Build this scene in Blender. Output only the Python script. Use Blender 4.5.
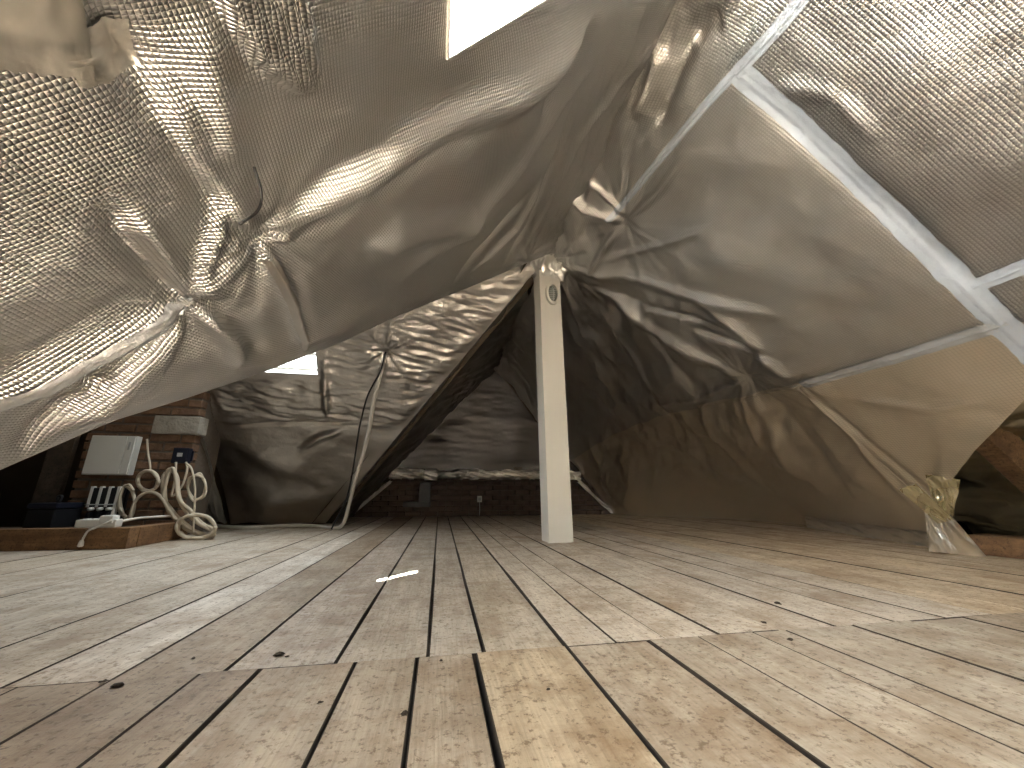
import bpy, bmesh, math, random
import numpy as np
from mathutils import Vector, Matrix

for o in list(bpy.data.objects):
    bpy.data.objects.remove(o, do_unlink=True)
scene = bpy.context.scene
col = scene.collection
random.seed(7)

# ------------------------------------------------------------------ camera
F, CX, CY, CAMZ = 385.0, 512.0, 384.0, 0.35
TH = math.atan(107 / F)
YAW = math.atan(74 / (F / math.cos(TH)))
cam_d = bpy.data.cameras.new('camera')
cam_d.sensor_fit = 'HORIZONTAL'
cam_d.sensor_width = 36.0
cam_d.lens = F / 1024 * 36.0
cam_d.clip_start = 0.02
cam = bpy.data.objects.new('camera', cam_d)
col.objects.link(cam)
cam.location = (0, 0, CAMZ)
cam.rotation_euler = (math.pi / 2 + TH, 0, -YAW)
scene.camera = cam

# ------------------------------------------------------------------ world, sun, exposure
SKY = 6.0
w = bpy.data.worlds.new('sky')
scene.world = w
w.use_nodes = True
wn, wl = w.node_tree.nodes, w.node_tree.links
wn.clear()
out = wn.new('ShaderNodeOutputWorld')
bg = wn.new('ShaderNodeBackground')
tc = wn.new('ShaderNodeTexCoord')
nz = wn.new('ShaderNodeTexNoise')
nz.inputs['Scale'].default_value = 2.2
nz.inputs['Detail'].default_value = 4
rp = wn.new('ShaderNodeValToRGB')
rp.color_ramp.elements[0].position = 0.35
rp.color_ramp.elements[0].color = (0.80, 0.90, 1.0, 1)
rp.color_ramp.elements[1].position = 0.62
rp.color_ramp.elements[1].color = (1.0, 0.985, 0.965, 1)
wl.new(tc.outputs['Generated'], nz.inputs['Vector'])
wl.new(nz.outputs['Fac'], rp.inputs['Fac'])
wl.new(rp.outputs['Color'], bg.inputs['Color'])
bg.inputs['Strength'].default_value = SKY
wl.new(bg.outputs[0], out.inputs[0])

SUN_SPOT = np.array([-0.155, 1.86, 0.0])      # where the small sun patch lies on the floor
SUN_THRU = np.array([0.06, 0.632, 1.42])      # the corner of the roof window the sun comes through
sd = SUN_THRU - SUN_SPOT
sun_d = bpy.data.lights.new('sun', 'SUN')
sun_d.energy = 110
sun_d.angle = 0.009
sun_d.color = (1.0, 0.955, 0.89)
sun = bpy.data.objects.new('sun', sun_d)
col.objects.link(sun)
sun.rotation_euler = Vector(sd).to_track_quat('Z', 'Y').to_euler()

vs = scene.view_settings
vs.view_transform = 'Standard'
vs.look = 'None'
vs.gamma = 1.0
vs.use_curve_mapping = False
vs.exposure = 2.1
scene.cycles.max_bounces = 14
scene.cycles.diffuse_bounces = 6
scene.cycles.glossy_bounces = 7
scene.cycles.transparent_max_bounces = 8

# ------------------------------------------------------------------ geometry of the attic
XR, ZR = 0.82, 2.28          # main ridge, along Y
XL, XRT = -1.2, 3.1          # foot of left / right slope
YP = 2.75                    # ridge of the side wing (along X)
YF = 4.75                    # foot of the wing's far slope
YB = 5.95                    # back knee wall
Y0 = -2.4                    # gable behind the camera
XW = -4.2                    # end of the wing


def ray(x, y):
    a = (x - CX) / F
    b = (CY - y) / F
    fw = math.cos(TH) - math.sin(TH) * b
    up = math.sin(TH) + math.cos(TH) * b
    return np.array([a * math.cos(YAW) + fw * math.sin(YAW), -a * math.sin(YAW) + fw * math.cos(YAW), up])


CAM = np.array([0, 0, CAMZ])


def on_plane(x, y, p, n):
    d = ray(x, y)
    t = np.dot(np.array(p) - CAM, n) / np.dot(d, n)
    return CAM + t * d


def on_floor(x, y, z=0.0):
    return on_plane(x, y, (0, 0, z), (0, 0, 1))


def at_y(x, y, Y):
    return on_plane(x, y, (0, Y, 0), (0, 1, 0))


def unit(v):
    v = np.array(v, float)
    return v / np.linalg.norm(v)


class Plane:
    """an inclined roof plane: origin, horizontal axis e1, upslope axis e2, room-side normal n"""
    def __init__(self, p, e1, e2, room):
        self.p = np.array(p, float)
        self.e1 = unit(e1)
        self.e2 = unit(e2)
        n = unit(np.cross(self.e1, self.e2))
        if np.dot(np.array(room) - self.p, n) < 0:
            n = -n
        self.n = n

    def px(self, x, y):
        return on_plane(x, y, self.p, self.n)


room_pt = (0.8, 1.0, 0.5)
PL = Plane((XL, 0, 0), (0, 1, 0), (XR - XL, 0, ZR), room_pt)
PR = Plane((XRT, 0, 0), (0, 1, 0), (XR - XRT, 0, ZR), room_pt)
PW = Plane((0, YF, 0), (1, 0, 0), (0, YP - YF, ZR), (-1.5, 3, 0.3))


# ------------------------------------------------------------------ numpy noise
def vnoise(x, y, seed=0):
    xi = np.floor(x).astype(np.int64)
    yi = np.floor(y).astype(np.int64)
    xf, yf = x - xi, y - yi

    def h(a, b):
        v = (a * 374761393 + b * 668265263 + seed * 1442695041) & 0xFFFFFFFF
        v = ((v ^ (v >> 13)) * 1274126177) & 0xFFFFFFFF
        v = v ^ (v >> 16)
        return (v & 0xFFFF) / 65535.0
    u = xf * xf * xf * (xf * (xf * 6 - 15) + 10)
    v = yf * yf * yf * (yf * (yf * 6 - 15) + 10)
    return ((h(xi, yi) * (1 - u) + h(xi + 1, yi) * u) * (1 - v) + (h(xi, yi + 1) * (1 - u) + h(xi + 1, yi + 1) * u) * v) * 2 - 1


def fbm(x, y, seed=0, octv=4, gain=0.5):
    s, a, f = 0, 1.0, 1.0
    for i in range(octv):
        s = s + a * vnoise(x * f + 17.3 * i, y * f - 9.1 * i, seed + i)
        a *= gain
        f *= 2.03
    return s


def ridged(x, y, seed=0):
    return 1 - np.abs(fbm(x, y, seed, 3)) * 1.6


def seg_dist(P, a, b):
    d = b - a
    L = np.dot(d, d) + 1e-9
    t = np.clip(((P - a) @ d) / L, 0, 1)
    return np.linalg.norm(P - (a + t[..., None] * d), axis=-1), t


class Feats:
    def __init__(self, plane):
        self.pl = plane
        self.folds = []
        self.pins = []

    def fold(self, pts, amp, wid, taper=True):
        self.folds.append(([self.pl.px(*p) for p in pts], amp, wid, taper))

    def pin(self, p, R, depth, wr, n, ph=0.0):
        self.pins.append((self.pl.px(*p), R, depth, wr, n, ph))

    def __call__(self, P):
        D = np.zeros(P.shape[:-1])
        for pts, amp, wid, taper in self.folds:
            lens = [np.linalg.norm(pts[i + 1] - pts[i]) for i in range(len(pts) - 1)]
            tot = sum(lens)
            best = np.full(D.shape, 1e9)
            par = np.zeros(D.shape)
            acc = 0
            for i, l in enumerate(lens):
                d, t = seg_dist(P, pts[i], pts[i + 1])
                m = d < best
                best = np.where(m, d, best)
                par = np.where(m, (acc + t * l) / tot, par)
                acc += l
            tp = np.clip(np.minimum(par, 1 - par) * 5, 0.12, 1) if taper else 1.0
            wloc = wid * (0.6 + 0.4 * tp)
            D += amp * tp * np.exp(-(best / wloc) ** 2)
        for c, R, depth, wr, n, ph in self.pins:
            v = P - c
            r = np.linalg.norm(v, axis=-1)
            th = np.arctan2(v @ self.pl.e2, v @ self.pl.e1)
            g = np.exp(-r / R)
            wob = np.cos(n * th + ph) * 0.6 + np.cos((n * 2 - 1) * th + 2.1 * ph + 1) * 0.4
            D += -depth * np.exp(-(r / (R * 0.45)) ** 2) + wr * wob * g * np.clip(r / (R * 0.35), 0, 1)
        return D


def ax(plane, P):
    return P @ plane.e1, P @ plane.e2


# displacement of each lining, towards the room -------------------------------
fl_ = Feats(PL)
fl_.fold([(-60, 425), (0, 394), (110, 339), (185, 300), (265, 243)], 0.030, 0.030)
fl_.fold([(265, 243), (350, 190), (450, 123), (523, 83), (600, 20)], 0.045, 0.06)
fl_.fold([(285, 250), (360, 200), (440, 150), (500, 118)], -0.03, 0.035)
fl_.fold([(275, 225), (330, 175), (400, 140)], -0.022, 0.03)
fl_.fold([(150, 60), (200, 160), (258, 240)], 0.03, 0.022)
fl_.fold([(90, -10), (150, 80), (190, 150), (235, 225)], -0.028, 0.03)
fl_.fold([(200, 0), (215, 90), (240, 170)], 0.02, 0.03)
fl_.fold([(120, 200), (158, 250), (185, 298)], 0.024, 0.02)
fl_.fold([(95, 185), (140, 250), (178, 300)], -0.02, 0.022)
fl_.fold([(225, 200), (205, 265), (190, 298)], 0.022, 0.016)
fl_.fold([(192, 303), (222, 330), (236, 362)], 0.034, 0.020)
fl_.fold([(200, 300), (240, 322), (262, 350)], -0.015, 0.02)
fl_.fold([(183, 306), (130, 370), (62, 450), (20, 500)], 0.030, 0.028)
fl_.fold([(187, 306), (160, 352), (130, 395)], 0.02, 0.016)
fl_.fold([(90, 385), (50, 420), (10, 470)], -0.025, 0.025)
fl_.fold([(60, 375), (110, 385)], -0.018, 0.018)
fl_.fold([(266, 246), (285, 292), (303, 348)], 0.034, 0.016)
fl_.fold([(278, 250), (300, 290), (312, 335)], -0.016, 0.014)
fl_.fold([(360, 250), (420, 230), (480, 215)], 0.05, 0.07)
fl_.fold([(390, 290), (450, 235), (520, 160), (590, 70)], 0.03, 0.05)
fl_.fold([(450, 285), (490, 240), (530, 190)], -0.03, 0.03)
fl_.fold([(470, 275), (515, 228), (548, 165)], 0.03, 0.022)
fl_.fold([(500, 268), (530, 220), (560, 150), (580, 100)], -0.028, 0.022)
fl_.fold([(515, 262), (545, 210), (580, 140), (640, 40)], 0.022, 0.02)
fl_.fold([(540, 120), (570, 60), (600, 10)], -0.03, 0.04)
fl_.pin((185, 300), 0.10, 0.030, 0.011, 7, 0.4)
fl_.pin((265, 243), 0.09, 0.032, 0.011, 6, 1.3)
fl_.pin((122, 45), 0.08, 0.006, 0.003, 5, 0.2)
fl_.pin((528, 262), 0.20, 0.03, 0.03, 9, 0.5)
fl_.pin((528, 262), 0.50, 0.0, 0.010, 21, 1.1)
fl_.pin((185, 300), 0.22, 0.0, 0.005, 17, 0.6)
fl_.pin((265, 243), 0.20, 0.0, 0.005, 15, 0.2)
LOOP = PL.px(265, 8)


def D_left(P):
    a, b = ax(PL, P)
    D = 0.026 * fbm(a * 1.6, b * 1.6, 11, 2) + 0.0035 * fbm(a * 6, b * 4, 21, 2)
    # soft pulls running down the slope
    D += 0.004 * fbm(a * 9 + 1.0 * fbm(a * 2, b * 2, 5, 2), b * 1.3, 31, 2)
    D += fl_(P)
    # the hanging pocket above the loop
    v = P - LOOP
    uu = (v @ PL.e1) * math.cos(0.2) + (v @ PL.e2) * math.sin(0.2)
    vv = -(v @ PL.e1) * math.sin(0.2) + (v @ PL.e2) * math.cos(0.2)
    r = np.sqrt((uu / 0.13) ** 2 + (vv / 0.055) ** 2)
    D += (0.032 + 0.006 * np.cos(vv * 260)) / (1 + np.exp((r - 1) * 22))
    rd = np.abs(P[..., 0] - XR)
    for h in (W1, W_FILL):
        dx = np.maximum(np.maximum(h['x'][0] - P[..., 0], P[..., 0] - h['x'][1]), 0) * 1.5
        dy = np.maximum(np.maximum(h['y'][0] - P[..., 1], P[..., 1] - h['y'][1]), 0)
        D = D * (0.05 + 0.95 * sstep(np.sqrt(dx * dx + dy * dy), 0.0, 0.16))
    D += 0.05 * np.exp(-(rd / 0.16) ** 2)
    D += 0.016 * np.exp(-(rd / 0.20) ** 2) * fbm(a * 4 + b * 3, b * 13 - a * 2, 77, 3)
    return D


fr_ = Feats(PR)
fr_.fold([(548, 246), (572, 190), (612, 128), (655, 30)], -0.03, 0.03)
fr_.fold([(574, 178), (590, 205), (624, 222)], 0.06, 0.028)
fr_.fold([(590, 172), (612, 196), (626, 214)], 0.035, 0.020)
fr_.fold([(620, 226), (604, 250), (592, 275)], 0.045, 0.025)
fr_.fold([(626, 222), (660, 190), (690, 150)], 0.030, 0.018)
fr_.fold([(640, 120), (655, 80), (668, 40)], 0.05, 0.04)
fr_.fold([(655, 130), (680, 70), (700, 20)], -0.04, 0.035)
fr_.fold([(690, 40), (725, 10)], -0.05, 0.04)
fr_.fold([(560, 258), (590, 272), (640, 280), (700, 300), (790, 318)], 0.035, 0.045)
fr_.fold([(570, 282), (620, 300), (680, 316), (730, 330)], -0.03, 0.03)
fr_.fold([(600, 262), (660, 245), (720, 225)], 0.018, 0.02)
fr_.fold([(590, 288), (640, 325), (690, 358), (742, 385)], 0.075, 0.07)
fr_.fold([(700, 300), (740, 330), (770, 365), (800, 385)], 0.05, 0.05)
fr_.fold([(690, 330), (740, 345), (780, 360)], -0.035, 0.035)
fr_.fold([(742, 385), (690, 408), (640, 418)], 0.02, 0.02)
fr_.fold([(740, 392), (765, 440), (790, 505)], 0.07, 0.07)
fr_.fold([(735, 400), (742, 430), (752, 460)], 0.04, 0.03)
fr_.fold([(690, 430), (715, 478), (745, 520)], 0.06, 0.06)
fr_.fold([(668, 440), (690, 490), (705, 520)], -0.05, 0.06)
fr_.fold([(760, 400), (810, 460), (845, 515)], -0.03, 0.05)
fr_.fold([(800, 390), (850, 440), (900, 500), (920, 520)], 0.024, 0.03)
fr_.fold([(805, 395), (870, 445), (940, 505)], -0.018, 0.022)
fr_.fold([(850, 400), (930, 410), (1000, 395)], 0.014, 0.03)
fr_.fold([(740, 75), (800, 130), (880, 205), (990, 300)], -0.02, 0.04)
fr_.fold([(770, 85), (830, 95), (880, 140)], 0.015, 0.03)
fr_.fold([(640, 330), (665, 365), (690, 400)], -0.04, 0.05)
fr_.fold([(610, 340), (640, 390), (660, 430)], 0.04, 0.05)
fr_.pin((625, 222), 0.13, 0.035, 0.014, 8, 0.7)
fr_.pin((743, 383), 0.15, 0.03, 0.014, 7, 0.2)
fr_.pin((800, 386), 0.10, 0.02, 0.012, 6, 0.9)
fr_.pin((555, 256), 0.18, 0.02, 0.03, 9, 0.3)
fr_.pin((555, 256), 0.55, 0.0, 0.011, 19, 0.8)
fr_.pin((625, 222), 0.35, 0.0, 0.008, 15, 0.1)
fr_.pin((743, 383), 0.40, 0.0, 0.009, 15, 1.7)


def sstep(x, a, b):
    t = np.clip((x - a) / (b - a), 0, 1)
    return t * t * (3 - 2 * t)


def D_right(P):
    a, b = ax(PR, P)
    Y = P[..., 1]
    s = np.clip(P[..., 2] / ZR, -0.3, 1)
    D = 0.016 * fbm(a * 1.7, b * 1.7, 41, 3) + 0.004 * fbm(a * 6, b * 6, 51, 3)
    far = sstep(Y, 1.7, 2.6)
    D += far * (0.042 * fbm(a * 1.8 + b * 1.0, b * 1.7 - a * 1.0, 61, 2) + 0.020 * ridged((a + b) * 2.6, (b - a) * 1.0, 63) + 0.006 * fbm((a + b) * 6, (b - a) * 3, 65, 2))
    # the lining bellies out beyond the post and comes back in at the end wall
    belly = 0.57 * np.clip((Y - 1.85) / 1.65, 0, 1) - 1.01 * sstep(Y, 4.3, 5.95)
    D *= sstep(s, -0.02, 0.16)
    D -= belly * 0.735 * (1 - s) * np.clip((1 - s) * 3, 0, 1)
    D += 0.75 * fr_(P) * sstep(s, 0.0, 0.15)
    rd = np.abs(P[..., 0] - XR)
    D += 0.05 * np.exp(-(rd / 0.16) ** 2)
    D += 0.016 * np.exp(-(rd / 0.20) ** 2) * fbm(a * 4 - b * 3, b * 13 + a * 2, 78, 3)
    return D


fw_ = Feats(PW)
fw_.pin((386, 352), 0.22, 0.03, 0.018, 9, 0.3)
fw_.pin((205, 385), 0.15, 0.02, 0.03, 7, 0.3)
fw_.fold([(225, 440), (290, 470), (330, 440), (370, 430)], 0.03, 0.10)
fw_.fold([(300, 450), (320, 437), (345, 430)], 0.04, 0.03)
fw_.fold([(225, 425), (280, 423), (330, 424), (372, 422)], -0.03, 0.02)
fw_.fold([(240, 520), (280, 500), (330, 500)], 0.05, 0.12)
fw_.fold([(322, 350), (326, 390), (328, 420)], 0.035, 0.03)


def D_wing(P):
    a, b = ax(PW, P)
    up = sstep(P[..., 2], 0.9, 1.05)
    D = 0.02 * fbm(a * 2, b * 2, 71, 3)
    D += (0.15 + 0.85 * up) * (0.009 * ridged(a * 3.0 + 0.6 * fbm(a * 3, b * 3, 6, 2), b * 15 + a * 3.0, 73) + 0.006 * fbm(a * 7, b * 24, 75, 3))
    D += (1 - up) * 0.018 * fbm(a * 3.0 + b, b * 2.2, 79, 2)
    D += fw_(P)
    dx = np.maximum(np.maximum(W2['x'][0] - P[..., 0], P[..., 0] - W2['x'][1]), 0)
    dz = np.maximum(np.maximum(W2['z'][0] - P[..., 2], P[..., 2] - W2['z'][1]), 0) * 1.3
    D = D * (0.05 + 0.95 * sstep(np.sqrt(dx * dx + dz * dz), 0.0, 0.14))
    return D


PC = PL


def D_farleft(P):
    a, b = ax(PL, P)
    D = 0.035 * fbm(a * 1.8, b * 1.8, 81, 3)
    D += 0.03 * ridged((a + b) * 1.2, (a - b) * 4.5, 83) * 0.6 + 0.012 * fbm(a * 8, b * 8, 85, 2)
    return D


# ------------------------------------------------------------------ materials
MATS = {}


def nodes_of(m):
    m.use_nodes = True
    nt = m.node_tree
    nt.nodes.clear()
    o = nt.nodes.new('ShaderNodeOutputMaterial')
    b = nt.nodes.new('ShaderNodeBsdfPrincipled')
    nt.links.new(b.outputs[0], o.inputs[0])
    return nt, b


def math_n(nt, op, a, b=None, c=None):
    n = nt.nodes.new('ShaderNodeMath')
    n.operation = op
    for i, v in enumerate((a, b, c)):
        if v is None:
            continue
        if isinstance(v, (int, float)):
            n.inputs[i].default_value = v
        else:
            nt.links.new(v, n.inputs[i])
    return n.outputs[0]


def mix_rgb(nt, fac, a, b, mode='MIX'):
    n = nt.nodes.new('ShaderNodeMix')
    n.data_type = 'RGBA'
    n.blend_type = mode
    for sock, v in ((n.inputs[0], fac), (n.inputs[6], a), (n.inputs[7], b)):
        if isinstance(v, (int, float)):
            sock.default_value = v
        elif isinstance(v, tuple):
            sock.default_value = (*v, 1)
        else:
            nt.links.new(v, sock)
    return n.outputs[2]


def ramp(nt, fac, stops):
    n = nt.nodes.new('ShaderNodeValToRGB')
    cr = n.color_ramp
    while len(cr.elements) < len(stops):
        cr.elements.new(0.5)
    for e, (p, c) in zip(cr.elements, stops):
        e.position = p
        e.color = (*c, 1) if len(c) == 3 else c
    nt.links.new(fac, n.inputs[0])
    return n.outputs[0]


def noise(nt, vec, scale, detail=4, rough=0.55):
    n = nt.nodes.new('ShaderNodeTexNoise')
    n.inputs['Scale'].default_value = scale
    n.inputs['Detail'].default_value = detail
    n.inputs['Roughness'].default_value = rough
    if vec is not None:
        nt.links.new(vec, n.inputs['Vector'])
    return n.outputs['Fac']


def mapping(nt, vec, scale=(1, 1, 1), loc=(0, 0, 0), rot=(0, 0, 0)):
    n = nt.nodes.new('ShaderNodeMapping')
    n.inputs['Scale'].default_value = scale
    n.inputs['Location'].default_value = loc
    n.inputs['Rotation'].default_value = rot
    nt.links.new(vec, n.inputs['Vector'])
    return n.outputs[0]


def bump(nt, bsdf, height, strength, dist, chain=None):
    n = nt.nodes.new('ShaderNodeBump')
    n.inputs['Strength'].default_value = strength
    n.inputs['Distance'].default_value = dist
    nt.links.new(height, n.inputs['Height'])
    if chain is not None:
        nt.links.new(chain, n.inputs['Normal'])
    nt.links.new(n.outputs[0], bsdf.inputs['Normal'])
    return n.outputs[0]


def foil(name, base=(0.62, 0.59, 0.56), rough=0.30, pitch=0.016, grid=0.8, gdist=0.0022, crink=0.25, cscale=14, metal=1.0, thread=0.75):
    if name in MATS:
        return MATS[name]
    m = bpy.data.materials.new(name)
    MATS[name] = m
    nt, b = nodes_of(m)
    uv = nt.nodes.new('ShaderNodeUVMap').outputs[0]
    sep = nt.nodes.new('ShaderNodeSeparateXYZ')
    nt.links.new(uv, sep.inputs[0])
    su = math_n(nt, 'ABSOLUTE', math_n(nt, 'SINE', math_n(nt, 'MULTIPLY', sep.outputs[0], math.pi / pitch)))
    sv = math_n(nt, 'ABSOLUTE', math_n(nt, 'SINE', math_n(nt, 'MULTIPLY', sep.outputs[1], math.pi / pitch)))
    pil = math_n(nt, 'MULTIPLY', math_n(nt, 'POWER', su, 0.7), math_n(nt, 'POWER', sv, 0.7))
    line = math_n(nt, 'MINIMUM', su, sv)
    lm = nt.nodes.new('ShaderNodeMapRange')
    lm.inputs['From Min'].default_value = 0.12
    lm.inputs['From Max'].default_value = 0.30
    nt.links.new(line, lm.inputs['Value'])
    dark = tuple(c * thread for c in base)
    pn = noise(nt, uv, 3.0, 3)
    basec = mix_rgb(nt, pn, tuple(c * 0.9 for c in base), tuple(min(1, c * 1.08) for c in base))
    colr = mix_rgb(nt, lm.outputs[0], dark, basec) if grid > 0 else basec
    nt.links.new(colr, b.inputs['Base Color'])
    b.inputs['Metallic'].default_value = metal
    rr = nt.nodes.new('ShaderNodeMapRange')
    rr.inputs['To Min'].default_value = rough * 0.8
    rr.inputs['To Max'].default_value = rough * 1.25
    nt.links.new(noise(nt, uv, 6.0, 2), rr.inputs['Value'])
    nt.links.new(rr.outputs[0], b.inputs['Roughness'])
    c1 = bump(nt, b, noise(nt, uv, cscale, 4, 0.55), crink, 0.010)
    if grid > 0:
        bump(nt, b, pil, grid, gdist, c1)
    return m


def simple(name, colr, rough=0.5, metal=0.0, var=0.12, vscale=12.0, bumpy=0.0):
    if name in MATS:
        return MATS[name]
    m = bpy.data.materials.new(name)
    MATS[name] = m
    nt, b = nodes_of(m)
    tcn = nt.nodes.new('ShaderNodeTexCoord').outputs['Object']
    oi = nt.nodes.new('ShaderNodeObjectInfo')
    shift = nt.nodes.new('ShaderNodeVectorMath')
    shift.operation = 'ADD'
    nt.links.new(tcn, shift.inputs[0])
    nt.links.new(math_n(nt, 'MULTIPLY', oi.outputs['Random'], 37.0), shift.inputs[1])
    n = noise(nt, shift.outputs[0], vscale, 4)
    c = mix_rgb(nt, n, tuple(max(0, x * (1 - var)) for x in colr), tuple(min(1, x * (1 + var)) for x in colr))
    nt.links.new(c, b.inputs['Base Color'])
    b.inputs['Roughness'].default_value = rough
    b.inputs['Metallic'].default_value = metal
    if bumpy:
        bump(nt, b, noise(nt, tcn, vscale * 3, 4), bumpy, 0.01)
    return m


def wood(name, c_lo, c_hi, stain=(0.16, 0.10, 0.06), stain_amt=0.5, axis='Y', rough=0.75, use_color=False):
    if name in MATS:
        return MATS[name]
    m = bpy.data.materials.new(name)
    MATS[name] = m
    nt, b = nodes_of(m)
    geo = nt.nodes.new('ShaderNodeNewGeometry').outputs['Position']
    oi = nt.nodes.new('ShaderNodeObjectInfo')
    off = nt.nodes.new('ShaderNodeVectorMath')
    off.operation = 'MULTIPLY_ADD'
    cmb = nt.nodes.new('ShaderNodeCombineXYZ')
    for i in range(3):
        nt.links.new(oi.outputs['Random'], cmb.inputs[i])
    off.inputs[1].default_value = (13.7, 31.1, 7.9)
    nt.links.new(cmb.outputs[0], off.inputs[0])
    nt.links.new(geo, off.inputs[2])
    P = off.outputs[0]
    sc = {'Y': (22, 1.6, 22), 'X': (1.6, 22, 22), 'Z': (22, 22, 1.6)}[axis]
    fine = {'Y': (160, 9, 160), 'X': (9, 160, 160), 'Z': (160, 160, 9)}[axis]
    saw = {'Y': (14, 230, 14), 'X': (230, 14, 14), 'Z': (14, 14, 230)}[axis]
    g1 = noise(nt, mapping(nt, P, sc), 1.0, 6, 0.65)
    g2 = noise(nt, mapping(nt, P, fine), 1.0, 4, 0.6)
    g3 = noise(nt, mapping(nt, P, saw), 1.0, 3, 0.6)
    blot = noise(nt, P, 3.6, 6, 0.7)
    speck = noise(nt, P, 70, 5, 0.75)
    dirt = noise(nt, P, 9.0, 6, 0.75)
    c = ramp(nt, g1, [(0.30, c_lo), (0.70, c_hi)])
    c = mix_rgb(nt, math_n(nt, 'MULTIPLY', ramp(nt, g2, [(0.48, (0, 0, 0)), (0.70, (1, 1, 1))]), 0.40), c, tuple(x * 0.5 for x in c_lo))
    c = mix_rgb(nt, math_n(nt, 'MULTIPLY', ramp(nt, g3, [(0.50, (0, 0, 0)), (0.75, (1, 1, 1))]), 0.22), c, tuple(x * 0.55 for x in c_lo))
    c = mix_rgb(nt, math_n(nt, 'MULTIPLY', ramp(nt, blot, [(0.47, (0, 0, 0)), (0.66, (1, 1, 1))]), stain_amt), c, stain)
    c = mix_rgb(nt, math_n(nt, 'MULTIPLY', ramp(nt, dirt, [(0.48, (0, 0, 0)), (0.64, (1, 1, 1))]), 0.50), c, tuple(x * 1.1 for x in stain))
    c = mix_rgb(nt, math_n(nt, 'MULTIPLY', ramp(nt, speck, [(0.54, (0, 0, 0)), (0.62, (1, 1, 1))]), 0.70), c, tuple(x * 0.6 for x in stain))
    if use_color:
        c = mix_rgb(nt, 1.0, c, oi.outputs['Color'], 'MULTIPLY')
    nt.links.new(c, b.inputs['Base Color'])
    b.inputs['Roughness'].default_value = rough
    c1 = bump(nt, b, g2, 0.35, 0.004)
    bump(nt, b, speck, 0.25, 0.006, c1)
    return m


def glass_mat():
    if 'glass' in MATS:
        return MATS['glass']
    m = bpy.data.materials.new('glass')
    MATS['glass'] = m
    m.use_nodes = True
    nt = m.node_tree
    nt.nodes.clear()
    o = nt.nodes.new('ShaderNodeOutputMaterial')
    t = nt.nodes.new('ShaderNodeBsdfTransparent')
    t.inputs[0].default_value = (0.95, 0.97, 0.97, 1)
    g = nt.nodes.new('ShaderNodeBsdfGlossy')
    g.inputs['Roughness'].default_value = 0.03
    mx = nt.nodes.new('ShaderNodeMixShader')
    mx.inputs[0].default_value = 0.06
    nt.links.new(t.outputs[0], mx.inputs[1])
    nt.links.new(g.outputs[0], mx.inputs[2])
    nt.links.new(mx.outputs[0], o.inputs[0])
    return m


M_FL = foil('foil_left', (0.64, 0.63, 0.625), 0.33, 0.0068, 0.85, 0.0016, 0.12)
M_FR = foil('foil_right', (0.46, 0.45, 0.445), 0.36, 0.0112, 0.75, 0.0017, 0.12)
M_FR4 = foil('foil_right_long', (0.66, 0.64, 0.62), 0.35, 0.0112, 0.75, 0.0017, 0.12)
M_FS = foil('foil_smooth', (0.68, 0.65, 0.60), 0.34, 0.012, 0.0, 0.001, 0.3, 10, 0.95)
M_GLINT = foil('foil_gold_glint', (0.86, 0.81, 0.62), 0.26, 0.012, 0.0, 0.001, 0.4, 22)  # gold tint painted into the base to stand for sun glints
M_FC = foil('foil_crumpled', (0.86, 0.83, 0.79), 0.34, 0.012, 0.0, 0.001, 0.5, 22)
M_FSHADE = foil('foil_far_shade', (0.36, 0.335, 0.32), 0.38, 0.012, 0.0, 0.001, 0.45, 9)  # same foil, base darkened: the far slope's shade is put into the colour
M_TAPE = foil('tape_silver', (0.54, 0.585, 0.65), 0.40, 0.012, 0.0, 0.001, 0.25, 30, 0.45)
M_TAPE2 = foil('tape_dull', (0.60, 0.62, 0.65), 0.33, 0.012, 0.0, 0.001, 0.25, 30, 0.75)
M_PLANK = wood('plank_wood', (0.40, 0.335, 0.265), (0.60, 0.53, 0.445), (0.20, 0.125, 0.065), 0.62, 'Y', 0.62, True)
M_EDGE = simple('plank_edge_dirt', (0.045, 0.032, 0.022), 0.95, 0, 0.4, 30)
M_BEAMX = wood('beam_wood_x', (0.20, 0.105, 0.045), (0.34, 0.19, 0.085), (0.08, 0.04, 0.02), 0.5, 'X')
M_BEAMY = wood('beam_wood_y', (0.20, 0.105, 0.045), (0.34, 0.19, 0.085), (0.08, 0.04, 0.02), 0.5, 'Y')
M_DARKWOOD = wood('old_wood', (0.06, 0.045, 0.03), (0.13, 0.095, 0.065), (0.03, 0.02, 0.015), 0.5, 'Y')
M_POST = simple('post_paint', (0.82, 0.79, 0.73), 0.5, 0, 0.04, 5)
M_WHITE = simple('white_plastic', (0.74, 0.73, 0.69), 0.4, 0, 0.04, 8)
M_GREYP = simple('grey_plastic', (0.45, 0.45, 0.44), 0.4, 0, 0.05, 8)
M_BLACK = simple('black_plastic', (0.015, 0.015, 0.017), 0.35, 0, 0.2, 20)
M_NAVY = simple('navy_plastic', (0.010, 0.012, 0.024), 0.35, 0, 0.2, 20)
M_CABLE = simple('beige_cable', (0.62, 0.54, 0.42), 0.55, 0, 0.08, 20)
M_CABLEW = simple('white_cable', (0.74, 0.71, 0.65), 0.5, 0, 0.05, 20)
M_BRICK = simple('brick_clay', (0.20, 0.115, 0.068), 0.95, 0, 0.75, 11, 0.8)
M_BRICKD = simple('brick_dark', (0.115, 0.08, 0.06), 0.95, 0, 0.5, 8, 0.5)  # darker brown brick for the end wall
M_MORTAR = simple('mortar', (0.15, 0.12, 0.095), 0.95, 0, 0.25, 25, 0.5)
M_PLASTER = simple('old_plaster', (0.33, 0.295, 0.245), 0.95, 0, 0.35, 14, 1.0)
M_FRAME = simple('window_frame_paint', (0.60, 0.58, 0.54), 0.5, 0, 0.05, 6)
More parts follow.
